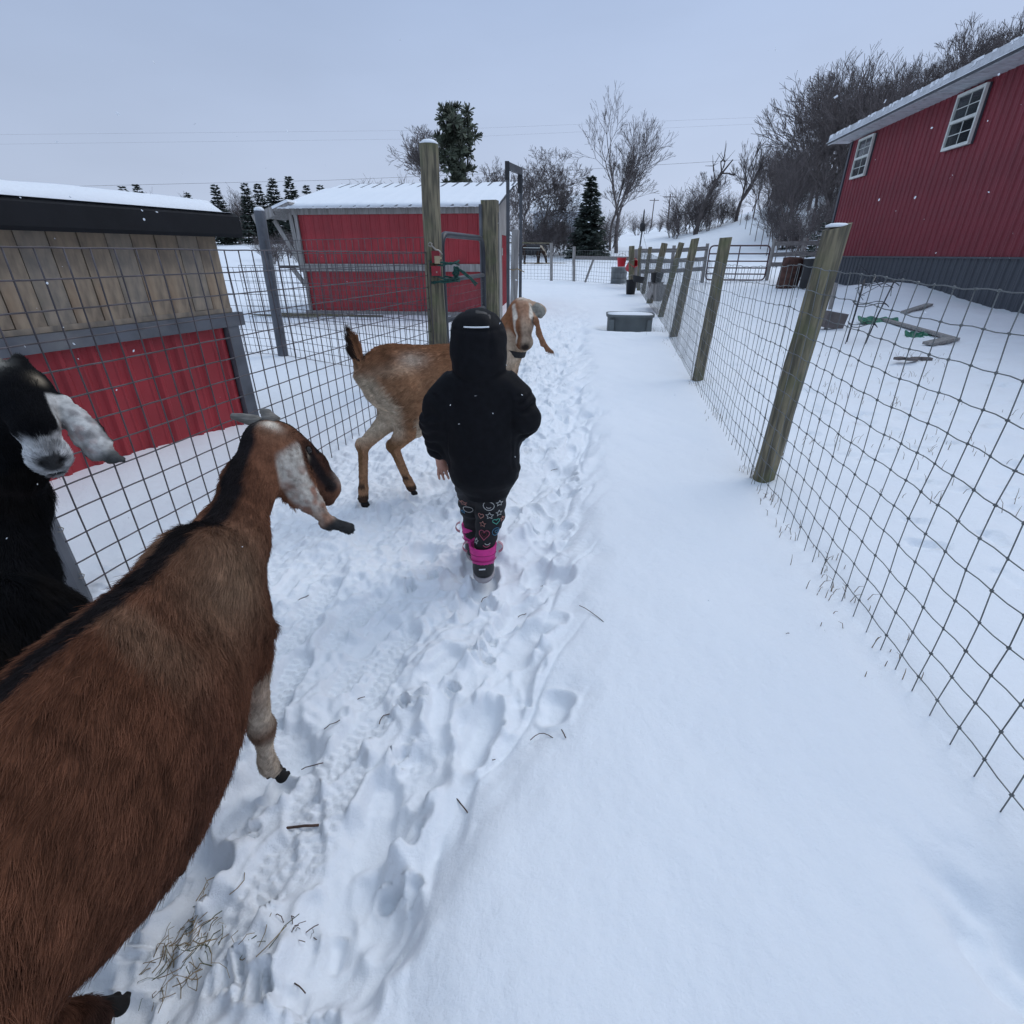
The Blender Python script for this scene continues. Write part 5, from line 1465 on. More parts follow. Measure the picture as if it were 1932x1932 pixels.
        d -= .0035 * np.exp(-((np.abs(x) - .05) / .005) ** 2) * (z > .93) * (y < .05)
        d -= .003 * np.exp(-((z - 1.025) / .006) ** 2) * (y < .03)
        d += .010 * n3(V, 7., 12.) * sstep(.48, .38, z)
        return d
    me, V, F, N = body_mesh('jacket', j, .0058, M['jacket'], None, pucker, 2); jk = child('jacket', me, g)
    mb = MB(); pts = []
    for t in np.linspace(-.42, .42, 15): pts.append((.118 * math.sin(t) * 1.0, -.098 * math.cos(t) + .012, 1.037))
    # piping rides on the hood: push each point out to the surface
    dd = np.array(pts); ev = j.ev(dd); grad = dd - np.array((0, .012, dd[0, 2])); grad /= np.linalg.norm(grad, axis=1)[:, None]
    for _ in range(12): dd = dd - grad * (j.ev(dd) - .0035)[:, None]
    mb.tube([tuple(p) for p in dd], .0028, 6); mb.build('reflective_piping', M['reflect'], jk, True)
    for a, c2, rr in ((aL, (-.176, .021, .548), .038), (aR, (.148, .05, .612), .038)):
        mb = MB(); d = Vector(a[2]) - Vector(a[1]); d.normalize(); c = Vector(c2)
        mb.tube([c - d * .014, c - d * .004, c + d * .010, c + d * .014], [rr, rr + .004, rr + .003, rr - .004], 16, jit=.03, rng=random.Random(4)); mb.build('cuff', M['jacket'], jk, True)
    mb = MB(); mb.bar((.130, -.055, .475), (.134, -.06, .455), .005, .012); mb.build('zip_pull', M['chain'], jk)
    # leggings
    lg = Body()
    for q in (-1, 1): lg.chain(legs[q][:3], [.072, .056, .043], .03)
    lg.cone(legs[1][2], V3(*legs[1][2]) + V3(0, 0, -.03), .043, .038, .02); lg.cone(legs[-1][2], V3(*legs[-1][2]) + V3(0, 0, -.03), .043, .038, .02)
    me, V, F, N = body_mesh('leggings', lg, .005, M['legging'], None, lambda V, N: .003 * n3(V, 14., 2.) + .0025 * np.sin(V[:, 2] * 120 + 3 * n3(V, 9., 4.)), 2); lo = child('leggings', me, g)
    def on_leg(q, ang, z, du, dv):
        L = legs[q]
        for i in range(3):
            if L[i][2] >= z >= L[i + 1][2]: break
        t = (L[i][2] - z) / (L[i][2] - L[i + 1][2]); c = V3(*L[i]) * (1 - t) + V3(*L[i + 1]) * t
        a = ang + du / .055; dirn = V3(math.sin(a), -math.cos(a), 0); p = c + V3(0, 0, dv) + dirn * .05
        for _ in range(8): p = p - dirn * (float(lg.ev(p[None])[0]) - .0035)
        return tuple(p)
    def star(r): return [(r * (1 if k % 2 == 0 else .45) * math.sin(math.pi * k / 5), r * (1 if k % 2 == 0 else .45) * math.cos(math.pi * k / 5)) for k in range(11)]
    def heart(r): return [(r * .062 * 16 * math.sin(t) ** 3, r * .062 * (13 * math.cos(t) - 5 * math.cos(2 * t) - 2 * math.cos(3 * t) - math.cos(4 * t))) for t in np.linspace(0, 2 * math.pi, 22)]
    def circ(r): return [(r * math.sin(t), r * math.cos(t)) for t in np.linspace(0, 2 * math.pi, 17)]
    def arc(r): return [(r * math.sin(t), -r * math.cos(t)) for t in np.linspace(-1, 1, 7)]
    shapes = [(1, -.15, .335, 'circ', .020, 'white'), (1, .55, .345, 'star', .014, 'white'), (1, -.02, .290, 'star', .015, 'white'), (1, .62, .298, 'star', .014, 'white'), (1, .45, .262, 'heart', .014, 'green'),
              (1, -.42, .250, 'star', .013, 'peach'), (1, -.22, .205, 'heart', .024, 'pink'), (1, .72, .212, 'circ', .018, 'blue'), (1, .80, .212, 'heart', .010, 'blue'), (1, .15, .175, 'arc', .014, 'white'), (1, .10, .170, 'arc', .018, 'pink'),
              (1, .95, .265, 'star', .012, 'peach'), (1, -.85, .170, 'star', .013, 'white'), (1, -.62, .285, 'heart', .012, 'peach'),
              (-1, -.45, .315, 'star', .016, 'peach'), (-1, -.2, .275, 'circ', .017, 'white'), (-1, -.6, .255, 'star', .010, 'blue'),
              (1, -.15, .335, 'arc', .010, 'white'), (1, -.22, .205, 'heart', .012, 'red')]
    for q, a, z, kind, r_, c_ in shapes:
        pts = [on_leg(q, a, z, du, dv) for du, dv in {'star': star, 'heart': heart, 'circ': circ, 'arc': arc}[kind](r_)]
        mb = MB(); mb.tube(pts, .0016, 4, closed=False); mb.build('printed_' + {'circ': 'circle'}.get(kind, kind), PRINT[c_], lo)
    # boots
    for q in (-1, 1):
        p = V3(*legs[q][-1]); base = p + V3(0, .012, -.03)
        bt = child('boot', MB().lathe([(.049, .050), (.053, .075), (.0615, .140), (.059, .145), (.050, .140), (.045, .10)], 22, tuple(base), 1, 1.06).mesh('boot', M['boot_pink'], True), g)
        s_ = Body(); s_.cone(base + V3(0, -.012, .022), base + V3(0, -.008, .058), .045, .047, .02); s_.cone(base + V3(0, .0, .020), base + V3(0, .085, .012), .042, .036, .02)
        me, *_ = body_mesh('boot_foot', s_, .006, M['boot_black'], None, None, 1); child('boot_foot', me, bt)
        mb = MB(); mb.lathe([(.046, -.030), (.049, -.025), (.0495, -.010), (.046, -.006)], 24, tuple(base + V3(0, .025, 0)), 1.0, 1.75); mb.build('sole', M['boot_white'], bt, True)
        for k in (-1, 1):
            c = base + V3(.060 * k, -.004, .128)
            mb = MB(); vs_ = []
            for t in np.linspace(-1.25, 1.35, 9):
                cc = c + V3(k * .026 * math.cos(t), 0, .024 * math.sin(t))
                for dy in (-.008, .008):
                    for rr in (0, .003): vs_.append(tuple(cc + V3(k * rr * math.cos(t), dy, rr * math.sin(t))))
            fs = []
            for i in range(8):
                o = i * 4
                for a_, b_ in ((0, 1), (1, 3), (3, 2), (2, 0)): fs.append((o + a_, o + b_, o + 4 + b_, o + 4 + a_))
            mb.add(vs_, fs); mb.build('pull_loop', M['loop_pink'], bt)
        for zz in (.080, .108):
            mb = MB(); mb.tube([tuple(base + V3(.0575 * math.sin(t), -.061 * math.cos(t), zz + .003 * math.cos(2 * t))) for t in np.linspace(-1.5, 1.5, 12)], .0022, 5); mb.build('quilt_line', plain('darker pink seam', (.36, .012, .14), .6), bt, True)
        mb = MB(); mb.bar(base + V3(-.016, -.0595, .045), base + V3(.012, -.0595, .047), .003, .005); mb.build('heel_mark', M['reflect'], bt)
    return g

# ------------------------------------------------------------------ things along the right fence and in the yard
def tub(name, c, r0, r1, h, m, label, cat, parent=None, tilt=(0, 0, 0), bail=True, power=2.0, ry=1.0, group=None, inside=None):
    t = thing(name, c, label, cat, group)
    mb = MB(); mb.lathe([(r0, 0), (r1, h), (r1 * 1.06, h), (r1 * 1.06, h + .015 * 1), (r1 * .97, h + .015), (r1 * .95, h - .02), (r0 * .93, .02)], 22, (0, 0, 0), 1, ry, power)
    mb.build('shell', m, t, True)
    if bail:
        mb = MB(); mb.tube([(r1 * math.cos(a), 0, h + r1 * .9 * math.sin(a)) for a in np.linspace(0, math.pi, 11)], .006, 5); mb.build('bail_handle', M['chain'], t, True)
    t.rotation_euler = tilt
    return t
def make_props():
    # grey stock tank on the path
    X, Y = 2.15, 9.95; z = hz(X, Y)
    t = thing('stock_tank', (X, Y, z - .03), 'grey rounded stock tank filled with snow beside the path', 'stock tank', rz=R(-8))
    mb = MB(); h = .40
    mb.lathe([(.375, 0), (.395, .10), (.40, h - .05), (.425, h - .045), (.43, h), (.405, h), (.395, h - .05), (.38, h - .08)], 44, (0, 0, 0), 1, .80, 4.5)
    mb.build('shell', M['tank_grey'], t, True)
    mb = MB(); mb.lathe([(.30, h - .075), (.405, h - .03), (.40, h - .008), (.2, h + .012), (.02, h + .010)], 36, (0, 0, 0), 1, .80, 4.5); mb.build('snow_fill', M['snow'], t, True)
    for q in (-1, 1):
        mb = MB(); mb.box((.33 * q, -.335, .17), (.10, .02, .30), taper=.8); mb.build('rib', M['tank_grey'], t)
    # far galvanised tank
    c = at(1166, 537, 22.0); c.z = hz(c.x, 22) - .02
    t = thing('galvanized_tub', c, 'galvanised metal tank standing by the corner of the far fence', 'tank')
    mb = MB(); mb.lathe([(.30, 0), (.31, .58), (.325, .58), (.325, .61), (.30, .61), (.295, .5)], 26); mb.build('shell', M['galv'], t, True)
    mb = MB(); mb.lathe([(.29, .52), (.29, .54), (.1, .57), (.01, .57)], 20); mb.build('snow_fill', M['snow'], t, True)
    for zz in (.18, .40):
        mb = MB(); mb.tube([(.312 * math.cos(a), .312 * math.sin(a), zz) for a in np.linspace(0, 2 * math.pi, 25)[:-1]], .008, 5, closed=True); mb.build('hoop', M['galv'], t, True)
    # buckets
    c = at(1172, 503, 20.4); tub('feed_bucket', c, .13, .165, .27, M['red_plastic'], 'red feed bucket hanging lower on the far corner post', 'bucket')
    c = at(1186, 507, 20.2); tub('feed_bucket', c, .13, .17, .36, M['red_plastic'], 'tilted bright red bucket hung against the corner post', 'bucket', tilt=(R(55), 0, R(20)))
    c = gp(1189, 557, .10); c = Vector((c.x * 17.3 / c.y, 17.3, hz(c.x * 17.3 / c.y, 17.3))); tub('water_bucket', c, .13, .165, .40, M['black_plastic'], 'black bucket standing on the snow at the foot of the fence', 'bucket')
    c = at(1204, 533, 17.0); tub('rubber_tub', c, .15, .22, .16, M['black_plastic'], 'shallow black tub held on the fence above the black bucket', 'tub', bail=False, tilt=(0, R(10), 0))
    c = at(1238, 533, 13.35); tub('feed_pail', c, .12, .15, .20, M['black_plastic'], 'black pail sitting in the wooden feed trough', 'pail', bail=False)
    t = thing('feed_trough', at(1240, 541, 13.4), 'weathered plywood feed trough hung on the fence posts', 'trough', rz=R(80))
    for a, b, w in (((-.6, -.12, -.12), (.6, -.12, -.12), .34), ((-.6, .14, -.10), (.6, .14, -.10), .30)):
        mb = MB(); mb.bar(a, b, .025, w, (0, .35 if a[1] < 0 else -.35, 1)); mb.build('side_board', M['wood_grey'], t)
    for x in (-.6, .6):
        mb = MB(); mb.prism([(-.20, .08), (.20, .08), (.08, -.28), (-.08, -.28)], lambda u, v: Vector((x, u, v)), lambda u, v: Vector((x + .03 * (1 if x > 0 else -1), u, v))); mb.build('end_board', M['wood_grey'], t)
    mb = MB(); mb.box((0, 0, -.27), (1.2, .16, .025)); mb.build('floor_board', M['wood_grey'], t)
    c = at(1296, 531, 9.9)
    # corner posts of the far fence
    for px, pt, pb, Y, r, lab in ((1190, 464, 556, 19.9, .10, 'stout dark corner post with red buckets hung on it'), (1199, 470, 553, 20.4, .085, 'grey corner post just behind the stout dark post')):
        b = at(px, pb, Y); tp = at(px + 2, pt, Y); z0 = hz(b.x, Y)
        p = thing('corner_post', (b.x, Y, z0), lab, 'post'); child('shaft', post_mesh('shaft', (0, 0, -.1), (tp.x - b.x, 0, tp.z - z0), r, M['wood_post'] if r > .09 else M['wood_grey'], seed=int(px)), p)
    # white twine on the corner
    # shepherd's hook with a dark feeder
    b = at(1203, 478, 21.4); z0 = hz(b.x, 21.4); tp = at(1213, 424, 21.4)
    p = thing('hook_pole', (b.x, 21.4, z0), 'thin leaning pole with a black cap rising by the far corner post', 'pole')
    mb = MB(); mb.tube([(0, 0, -.1), ((tp.x - b.x) * .6, 0, (tp.z - z0) * .6), (tp.x - b.x, 0, tp.z - z0)], .028, 8); mb.build('shaft', M['steel_grey'], p, True)
    mb = MB(); mb.lathe([(.03, -.22), (.10, -.20), (.11, .02), (.03, .08), (.025, .42), (.006, .50)], 12, (tp.x - b.x, 0, tp.z - z0)); mb.build('cap', M['black_plastic'], p, True)
    mb = MB(); mb.tube([(tp.x - b.x, 0, tp.z - z0 - .2), (.32, 0, 1.2), (.16, .05, .4)], .006, 4); mb.build('guy_cord', M['chain'], p)
    # far perimeter fence: posts, one rail and wire
    F0 = Vector((.3, 24.7, 0)); f = thing('field_fence', F0, 'wire fence with grey posts and one rail in front of the pony field', 'fence')
    pp = []
    for px, pt, pb, Y in ((1040, 458, 540, 24.0), (1083, 465, 530, 23.2)):
        b = at(px, pb, Y); tp = at(px, pt, Y); z0 = tz(b.x, Y); pp.append((b.x, Y, z0, tp.z))
        child('post', post_mesh('post', Vector((b.x, Y, z0 - .1)) - F0, Vector((tp.x, Y, tp.z)) - F0, .065, M['wood_grey'], seed=int(px)), f)
    e0 = at(1190, 490, 20.6)
    mb = MB(); mb.bar(Vector((pp[1][0], 23.2, at(1083, 486, 23.2).z)) - F0, Vector((e0.x, 20.6, at(1187, 488, 20.6).z)) - F0, .05, .13); mb.build('rail', M['rail_grey'], f)
    mb = MB(); mb.bar(Vector((pp[1][0] + .45, 23.1, pp[1][2])) - F0, Vector((pp[1][0] + .7, 22.8, 1.1)) - F0, .05, .07); mb.build('brace', M['wood_grey'], f)
    for k, (a, b) in enumerate(((Vector((-.2, 24.6, 0)), Vector((pp[0][0], 24.0, 0))), (Vector((pp[0][0], 24, 0)), Vector((pp[1][0], 23.2, 0))), (Vector((pp[1][0], 23.2, 0)), Vector((e0.x, 20.6, 0))))):
        w = wire_bay('wire_mesh', f, a, b, 1.2, [.05, .16, .28, .42, .58, .76, .96, 1.16], .15, .0042, M['wire_galv'], seed=80 + k, wob=.004, near=False); w.location = -F0
    mb = MB(); mb.bar(Vector((-.2, 24.6, tz(0, 24.6) + 1.45)) - F0, Vector((pp[0][0], 24, tz(1, 24) + 1.42)) - F0, .03, .05); mb.build('rail', M['wood_post'], f)
    # board fence across the yard, with the tube gate
    B0 = Vector((5.0, 20.6, 0)); bf = thing('board_fence', B0, 'grey three rail board fence across the end of the barn yard', 'fence')
    zb = lambda x, y: tz(x, y)
    A, Bp = at(1203, 520, 20.6), at(1326, 520, 20.9)
    C1, C2 = at(1448, 520, 20.4), at(1560, 520, 19.9)
    for s0, s1 in ((A, Bp), (C1, C2)):
        for zz in (.50, .82, 1.16):
            mb = MB(); n_ = 2
            for i in range(n_):
                p0 = s0.lerp(s1, i / n_); p1 = s0.lerp(s1, (i + 1) / n_)
                m2 = MB(); m2.bar(Vector((p0.x, p0.y - .06, zb(p0.x, p0.y) + zz + rnd.uniform(-.02, .02))) - B0, Vector((p1.x, p1.y - .06, zb(p1.x, p1.y) + zz)) - B0, .035, .135); m2.build('rail', M['rail_grey'], bf)
        for i in range(3):
            p = s0.lerp(s1, i / 2); z0 = zb(p.x, p.y); child('post', post_mesh('post', Vector((p.x, p.y, z0 - .1)) - B0, Vector((p.x, p.y, z0 + 1.32)) - B0, .062, M['wood_grey'], seed=90 + i), bf)
    g0, g1 = at(1330, 530, 20.85), at(1441, 530, 20.45)
    z0 = (zb(g0.x, g0.y) + zb(g1.x, g1.y)) / 2 + .06
    gt = thing('farm_gate', (g0.x, g0.y, z0), 'dark red tubular farm gate of six bars in the board fence', 'gate')
    d = Vector((g1.x - g0.x, g1.y - g0.y, 0)); H_ = 1.12
    mb = MB(); mb.tube(rounded([tuple(d * .5), (0, 0, 0), (0, 0, H_), tuple(d + Vector((0, 0, H_))), tuple(d), tuple(d * .5)], .16), .026, 8); mb.build('frame', M['steel_red'], gt, True)
    for zz in (.20, .40, .62, .86):
        mb = MB(); mb.tube([Vector((0, 0, zz)), d + Vector((0, 0, zz))], .022, 8); mb.build('cross_bar', M['steel_red'], gt, True)
    mb = MB(); mb.tube([d * .5 + Vector((0, -.02, 0)), d * .5 + Vector((0, -.02, H_))], .022, 8); mb.build('upright_bar', M['steel_red'], gt, True)
    # barrels
    for px, pb, Y, m, lab, r in ((1484, 539, 17.0, M['rust'], 'rusty brown steel barrel in front of the board fence', .30), (1527, 537, 16.4, M['black_plastic'], 'black plastic barrel half hidden behind the thick fence post', .26)):
        c = at(px, pb, Y); z0 = hz(c.x, Y)
        t = thing('barrel', (c.x, Y, z0 - .06), lab, 'barrel')
        mb = MB(); mb.lathe([(r * .97, 0), (r, .03), (r, .26), (r * 1.03, .28), (r, .30), (r, .54), (r * 1.03, .56), (r, .58), (r, .80), (r * 1.03, .82), (r * .98, .84), (r * .93, .82)], 26); mb.build('drum', m, t, True)
        mb = MB(); mb.lathe([(r * .92, .80), (r * .92, .84), (r * .5, .87), (.01, .875)], 20); mb.build('snow_cap' if r < .28 else 'lid', M['snow'] if r < .28 else M['rust'], t, True)
        t.rotation_euler = (0, R(4 if r > .28 else -3), 0)
    # stake with timber blocks
    b = gp(1559, 619, .12); z0 = hz(b.x, b.y); tp = at(1576, 534, b.y)
    t = thing('yard_stake', (b.x, b.y, z0), 'leaning grey stake with a wooden box nailed near its foot', 'stake')
    mb = MB(); mb.bar((0, 0, -.1), (tp.x - b.x, 0, tp.z - z0), .045, .045, (0, 1, 0)); mb.build('stake', M['wood_grey'], t)
    mb = MB(); mb.box((.10, .05, .14), (.34, .22, .26), Matrix.Rotation(R(9), 3, 'Y')); mb.build('box', M['bark'], t)
    mb = MB(); snow_slab(mb, -.07, .26, -.06, .15, lambda x, y: .275 - .15 * (x - .1), .025, 8, 6, 3, .03); mb.build('snow_cap', M['snow'], t, True)
    c = gp(1508, 614, .10)
    t = thing('fallen_stick', (c.x, c.y, hz(c.x, c.y)), 'short dark stick leaning out of the snow beside the stake', 'stick'); mb = MB(); mb.bar((0, 0, -.05), (.18, .2, .22), .03, .03); mb.build('shaft', M['bark'], t)
    # wire plant cage
    b = gp(1614, 646, .10); t = thing('plant_cage', (b.x, b.y, hz(b.x, b.y)), 'black wire plant cage leaning over in the yard snow', 'plant cage')
    tilt = Vector((.33, .35, 1.0)).normalized()
    for k, a in enumerate((0.2, 1.8, 3.3, 4.9)):
        mb = MB(); o = Vector((math.cos(a), math.sin(a), 0)); mb.tube([o * .16 + Vector((0, 0, -.08)), o * .20 + tilt * .45, o * .26 + tilt * .95], .010 if k < 2 else .006, 5); mb.build('rod', M['steel_black'], t, True)
    for q, rr in ((.3, .19), (.6, .23), (.9, .26)):
        mb = MB(); mb.tube([tilt * q + Vector((rr * math.cos(a), rr * math.sin(a), .03 * math.sin(3 * a))) for a in np.linspace(0, 2 * math.pi, 19)[:-1]], .006, 5, closed=True); mb.build('hoop', M['steel_black'], t, True)
    rg = random.Random(12)
    for k in range(5):
        mb = MB(); p = tilt * .8; pts = [p + Vector((rg.uniform(-.3, .3), rg.uniform(-.2, .2), rg.uniform(-.15, .35))) for _ in range(4)]; mb.tube(pts, .005, 4); mb.build('bent_wire', M['steel_black'], t)
    # green plastic and boards
    for (px, py, L, W, rz, lab) in ((1660, 600, .62, .26, -16, 'crumpled green plastic sheet half buried in the yard snow'), (1738, 621, .34, .20, -20, 'smaller green plastic scrap under the fallen board')):
        c = gp(px, py, .26); z0 = hz(c.x, c.y)
        t = thing('plastic_sheet', (c.x, c.y, z0), lab, 'plastic sheet', rz=R(rz)); V, F = [], []; n1, n2 = 22, 7
        rg = random.Random(int(px))
        for j_ in range(n2 + 1):
            for i_ in range(n1 + 1):
                u, v = i_ / n1 - .5, j_ / n2 - .5
                V.append((u * L, v * W * (1 + .3 * math.sin(i_ * 1.3)), .018 + .09 * v + .012 * math.sin(i_ * .9 + j_) + rg.uniform(-.008, .008)))
        n_ = len(V); V += [(x, y, z - .006) for x, y, z in V]
        for j_ in range(n2):
            for i_ in range(n1):
                a = j_ * (n1 + 1) + i_; F.append((a, a + 1, a + n1 + 2, a + n1 + 1)); F.append((n_ + a + n1 + 1, n_ + a + n1 + 2, n_ + a + 1, n_ + a))
        mb = MB(); mb.add(V, F); mb.build('sheet', M['green_plastic'], t)
    for (x0, y0, x1, y1, w, lab) in ((1668, 592, 1800, 630, .10, 'long weathered board lying on the snow across the green plastic'), (1706, 589, 1748, 591, .12, 'short pale board end sticking out of the drift'), (1760, 626, 1802, 630, .16, 'broken dark board end beside the long board')):
        a, b = gp(x0, y0, .32), gp(x1, y1, .26); a.z, b.z = hz(a.x, a.y) + .022, hz(b.x, b.y) + .022
        t = thing('loose_board', a, lab, 'board'); mb = MB(); mb.bar((0, 0, 0), b - a, w, .035); mb.build('board', M['wood_grey'], t)
    c = gp(1725, 674, .15); t = thing('bark_scrap', (c.x, c.y, hz(c.x, c.y) + .02), 'torn piece of dark bark lying in the barn yard', 'bark'); mb = MB(); rg = random.Random(2)
    for k in range(4): mb.box((.1 * k - .15, rg.uniform(-.03, .03), .01), (.12, .07, .03), Matrix.Rotation(rg.uniform(-.4, .4), 3, 'Z'))
    mb.build('bark_flakes', M['bark'], t, kind='stuff')
    # steel posts up the field, one by one
    k = 0
    for px, pt, pb, Y in ((1392, 437, 447, 60), (1403, 438, 450, 55), (1413, 438, 453, 50), (1424, 440, 457, 46), (1436, 442, 462, 42), (1449, 444, 467, 38), (1466, 449, 474, 34), (1482, 455, 482, 31), (1499, 462, 494, 28.5), (1513, 468, 500, 26.5), (1530, 474, 512, 24.8)):
        b = at(px, pb, Y); tp = at(px + 2, pt, Y); z0 = tz(b.x, Y)
        p = thing('steel_post', (b.x, Y, z0), ['farthest', 'tenth', 'ninth', 'eighth', 'seventh', 'sixth', 'fifth', 'fourth', 'third', 'second', 'nearest'][k] + ' thin dark post of the row climbing the snowy field from the yard', 'post', 'field posts in a row')
        mb = MB(); mb.box((0, 0, .62), (.05, .02, 1.5)); mb.box((0, .02, .62), (.02, .04, 1.49)); mb.build('shaft', M['bark'], p); k += 1

# ------------------------------------------------------------------ trees
def segs_mesh(name, S, m, n=3):
    A = np.array([(*a, *b, ra, rb) for a, b, ra, rb in S], float)
    P0, P1, R0, R1 = A[:, :3], A[:, 3:6], A[:, 6], A[:, 7]
    d = P1 - P0; d /= np.linalg.norm(d, axis=1)[:, None] + 1e-9
    ref = np.where(np.abs(d[:, 2:3]) < .9, np.array([[0, 0, 1.]]), np.array([[1., 0, 0]]))
    x = np.cross(d, ref); x /= np.linalg.norm(x, axis=1)[:, None]; y = np.cross(d, x)
    a = np.arange(n) * 2 * np.pi / n; c, s = np.cos(a)[None, :, None], np.sin(a)[None, :, None]
    o = x[:, None] * c + y[:, None] * s
    V = np.stack([P0[:, None] + o * R0[:, None, None], P1[:, None] + o * R1[:, None, None]], 1).reshape(-1, 3)
    k = np.arange(len(S))[:, None] * 2 * n; i = np.arange(n)[None]
    F = np.stack([k + i, k + (i + 1) % n, k + n + (i + 1) % n, k + n + i], -1).reshape(-1, 4)
    return np_mesh(name, V, F, m, False)
def bare_tree(seed, h, spread=.5, up=.35, r0=None, split=(2, 3), depth=6, trunk=.3, lean=(0, 0), twig=.012, droop=0.0, L0=None):
    rg = random.Random(seed); T, Cn = [], []
    r0 = r0 or h * .014
    def go(p, d, L, r, k):
        n = 3 if k < 3 else 2; q = p; dd = d; rr = r; r_end = max(twig, r * (.72 if k else .8))
        for i in range(n):
            dd = (dd + Vector((rg.gauss(0, .10), rg.gauss(0, .10), up * .12 - droop * (k > 2) * .25))).normalized()
            e = q + dd * (L / n); r2 = r + (r_end - r) * (i + 1) / n
            (T if k <= 1 else Cn).append((q, e, rr, r2)); rr = r2
            if k >= 1 and i < n - 1 and k < depth and rg.random() < .75:
                side(e, dd, L * rg.uniform(.45, .75), rr * .55, k + 1)
            q = e
        if k >= depth or r_end <= twig * 1.01 and k >= depth - 1: return
        for _ in range(rg.randint(*split)):
            side(q, dd, L * rg.uniform(.62, .88), r_end * rg.uniform(.6, .85), k + 1)
    def side(q, dd, L, r, k):
        ax = Vector((rg.gauss(0, 1), rg.gauss(0, 1), rg.gauss(0, 1))).cross(dd)
        if ax.length < .1: ax = dd.orthogonal()
        nd = (Matrix.Rotation(rg.uniform(.35, 1.0) * spread * 1.3, 3, ax.normalized()) @ dd); nd.z += up * .35; nd.normalize()
        go(q, nd, L, max(twig, r), k)
    go(Vector((0, 0, -.2)), Vector((lean[0], lean[1], 1)).normalized(), (L0 or h * trunk), r0, 0)
    zmax = max(b.z for a, b, _, _ in Cn + T); s = h / zmax
    sc = lambda S: [(a * s, b * s, x, y) for a, b, x, y in S]
    return segs_mesh('trunk', sc(T), M['bark'], 5), segs_mesh('crown', sc(Cn), M['twigs'], 3)
def shrub(seed, h, w, stems=9, twig=.012):
    rg = random.Random(seed); T, Cn = [], []
    def go(p, d, L, r, k):
        q = p
        for i in range(3):
            d = (d + Vector((rg.gauss(0, .16), rg.gauss(0, .16), .05))).normalized(); e = q + d * L / 3; (T if k == 0 else Cn).append((q, e, r, max(twig * .8, r * .8))); r = max(twig * .8, r * .8); q = e
            if k < 3:
                for _ in range(2 if k < 2 else 1):
                    nd = (d + Vector((rg.gauss(0, .6), rg.gauss(0, .6), rg.gauss(.1, .35)))).normalized(); go(e, nd, L * rg.uniform(.45, .75), max(twig, r * .6), k + 1)
    for _ in range(stems):
        a = rg.uniform(0, 6.28); go(Vector((math.cos(a) * w * .12, math.sin(a) * w * .12, -.1)), Vector((math.cos(a) * w / h * .5, math.sin(a) * w / h * .5, 1)).normalized(), h * rg.uniform(.5, .8), .035, 0)
    zmax = max(b.z for a, b, _, _ in Cn); s = h / zmax; sc = lambda S: [(a * s, b * s, x, y) for a, b, x, y in S]
    return segs_mesh('stems', sc(T), M['bark'], 4), segs_mesh('twigs', sc(Cn), M['twigs'], 3)
def spruce(seed, h, r, m, bare=.06, dens=1.0, snow=0.0, gap=0.0):
    rg = random.Random(seed); V, F, SV, SF = [], [], [], []
    def tuft(p, d, L, w, white=False):
        d = d.normalized(); s_ = d.cross(Vector((0, 0, 1)))
        s_ = s_.normalized() if s_.length > .05 else Vector((1, 0, 0)); u = s_.cross(d)
        vv, ff = (SV, SF) if white else (V, F); o = len(vv); roll = rg.uniform(-.7, .7); s2 = s_ * math.cos(roll) + u * math.sin(roll)
        vv += [tuple(p), tuple(p + d * L * .5 + s2 * w), tuple(p + d * L), tuple(p + d * L * .5 - s2 * w)]; ff.append((o, o + 1, o + 2, o + 3))
    nl = int(30 * dens)
    for k in range(nl):
        t = (k + rg.random() * .6) / nl; z = h * (bare + (1 - bare) * t); R_ = r * (1 - t) ** .85 * rg.uniform(.82, 1.1) + .03 * r
        nbr = max(4, int(11 * (1 - t) + 4))
        for b in range(nbr):
            if rg.random() < gap: continue
            a = 6.283 * (b + rg.random()) / nbr; L = R_ * rg.uniform(.7, 1.08); d = Vector((math.cos(a), math.sin(a), -.22 + .5 * t)).normalized()
            n_ = max(3, int(L / (r * .09)))
            for i in range(n_):
                f = (i + .4) / n_; p = Vector((0, 0, z)) + d * (L * f) + Vector((0, 0, .10 * L * f * f))
                for q in (-1, 0, 1):
                    dd = d + Vector((-d.y, d.x, 0)) * q * .8 + Vector((rg.gauss(0, .2), rg.gauss(0, .2), -.25 + rg.gauss(0, .2)))
                    tuft(p, dd, r * rg.uniform(.16, .30), r * rg.uniform(.04, .085))
                if rg.random() < snow: tuft(p + Vector((0, 0, .05)), d + Vector((0, 0, -.05)), r * rg.uniform(.12, .22), r * .045, True)
    for _ in range(8): tuft(Vector((0, 0, h * .97)), Vector((rg.gauss(0, .25), rg.gauss(0, .25), 1)), h * .04, h * .005)
    fo = MB(); fo.add(V, F); sn = None
    if SV: sn = MB(); sn.add(SV, SF)
    tr = MB(); tr.tube([(0, 0, -.3), (0, 0, h * .5), (0, 0, h)], [h * .016, h * .010, .01], 6)
    return tr.mesh('trunk', M['bark_dark']), fo.mesh('crown', m), (sn.mesh('snow_load', M['snow']) if sn else None)
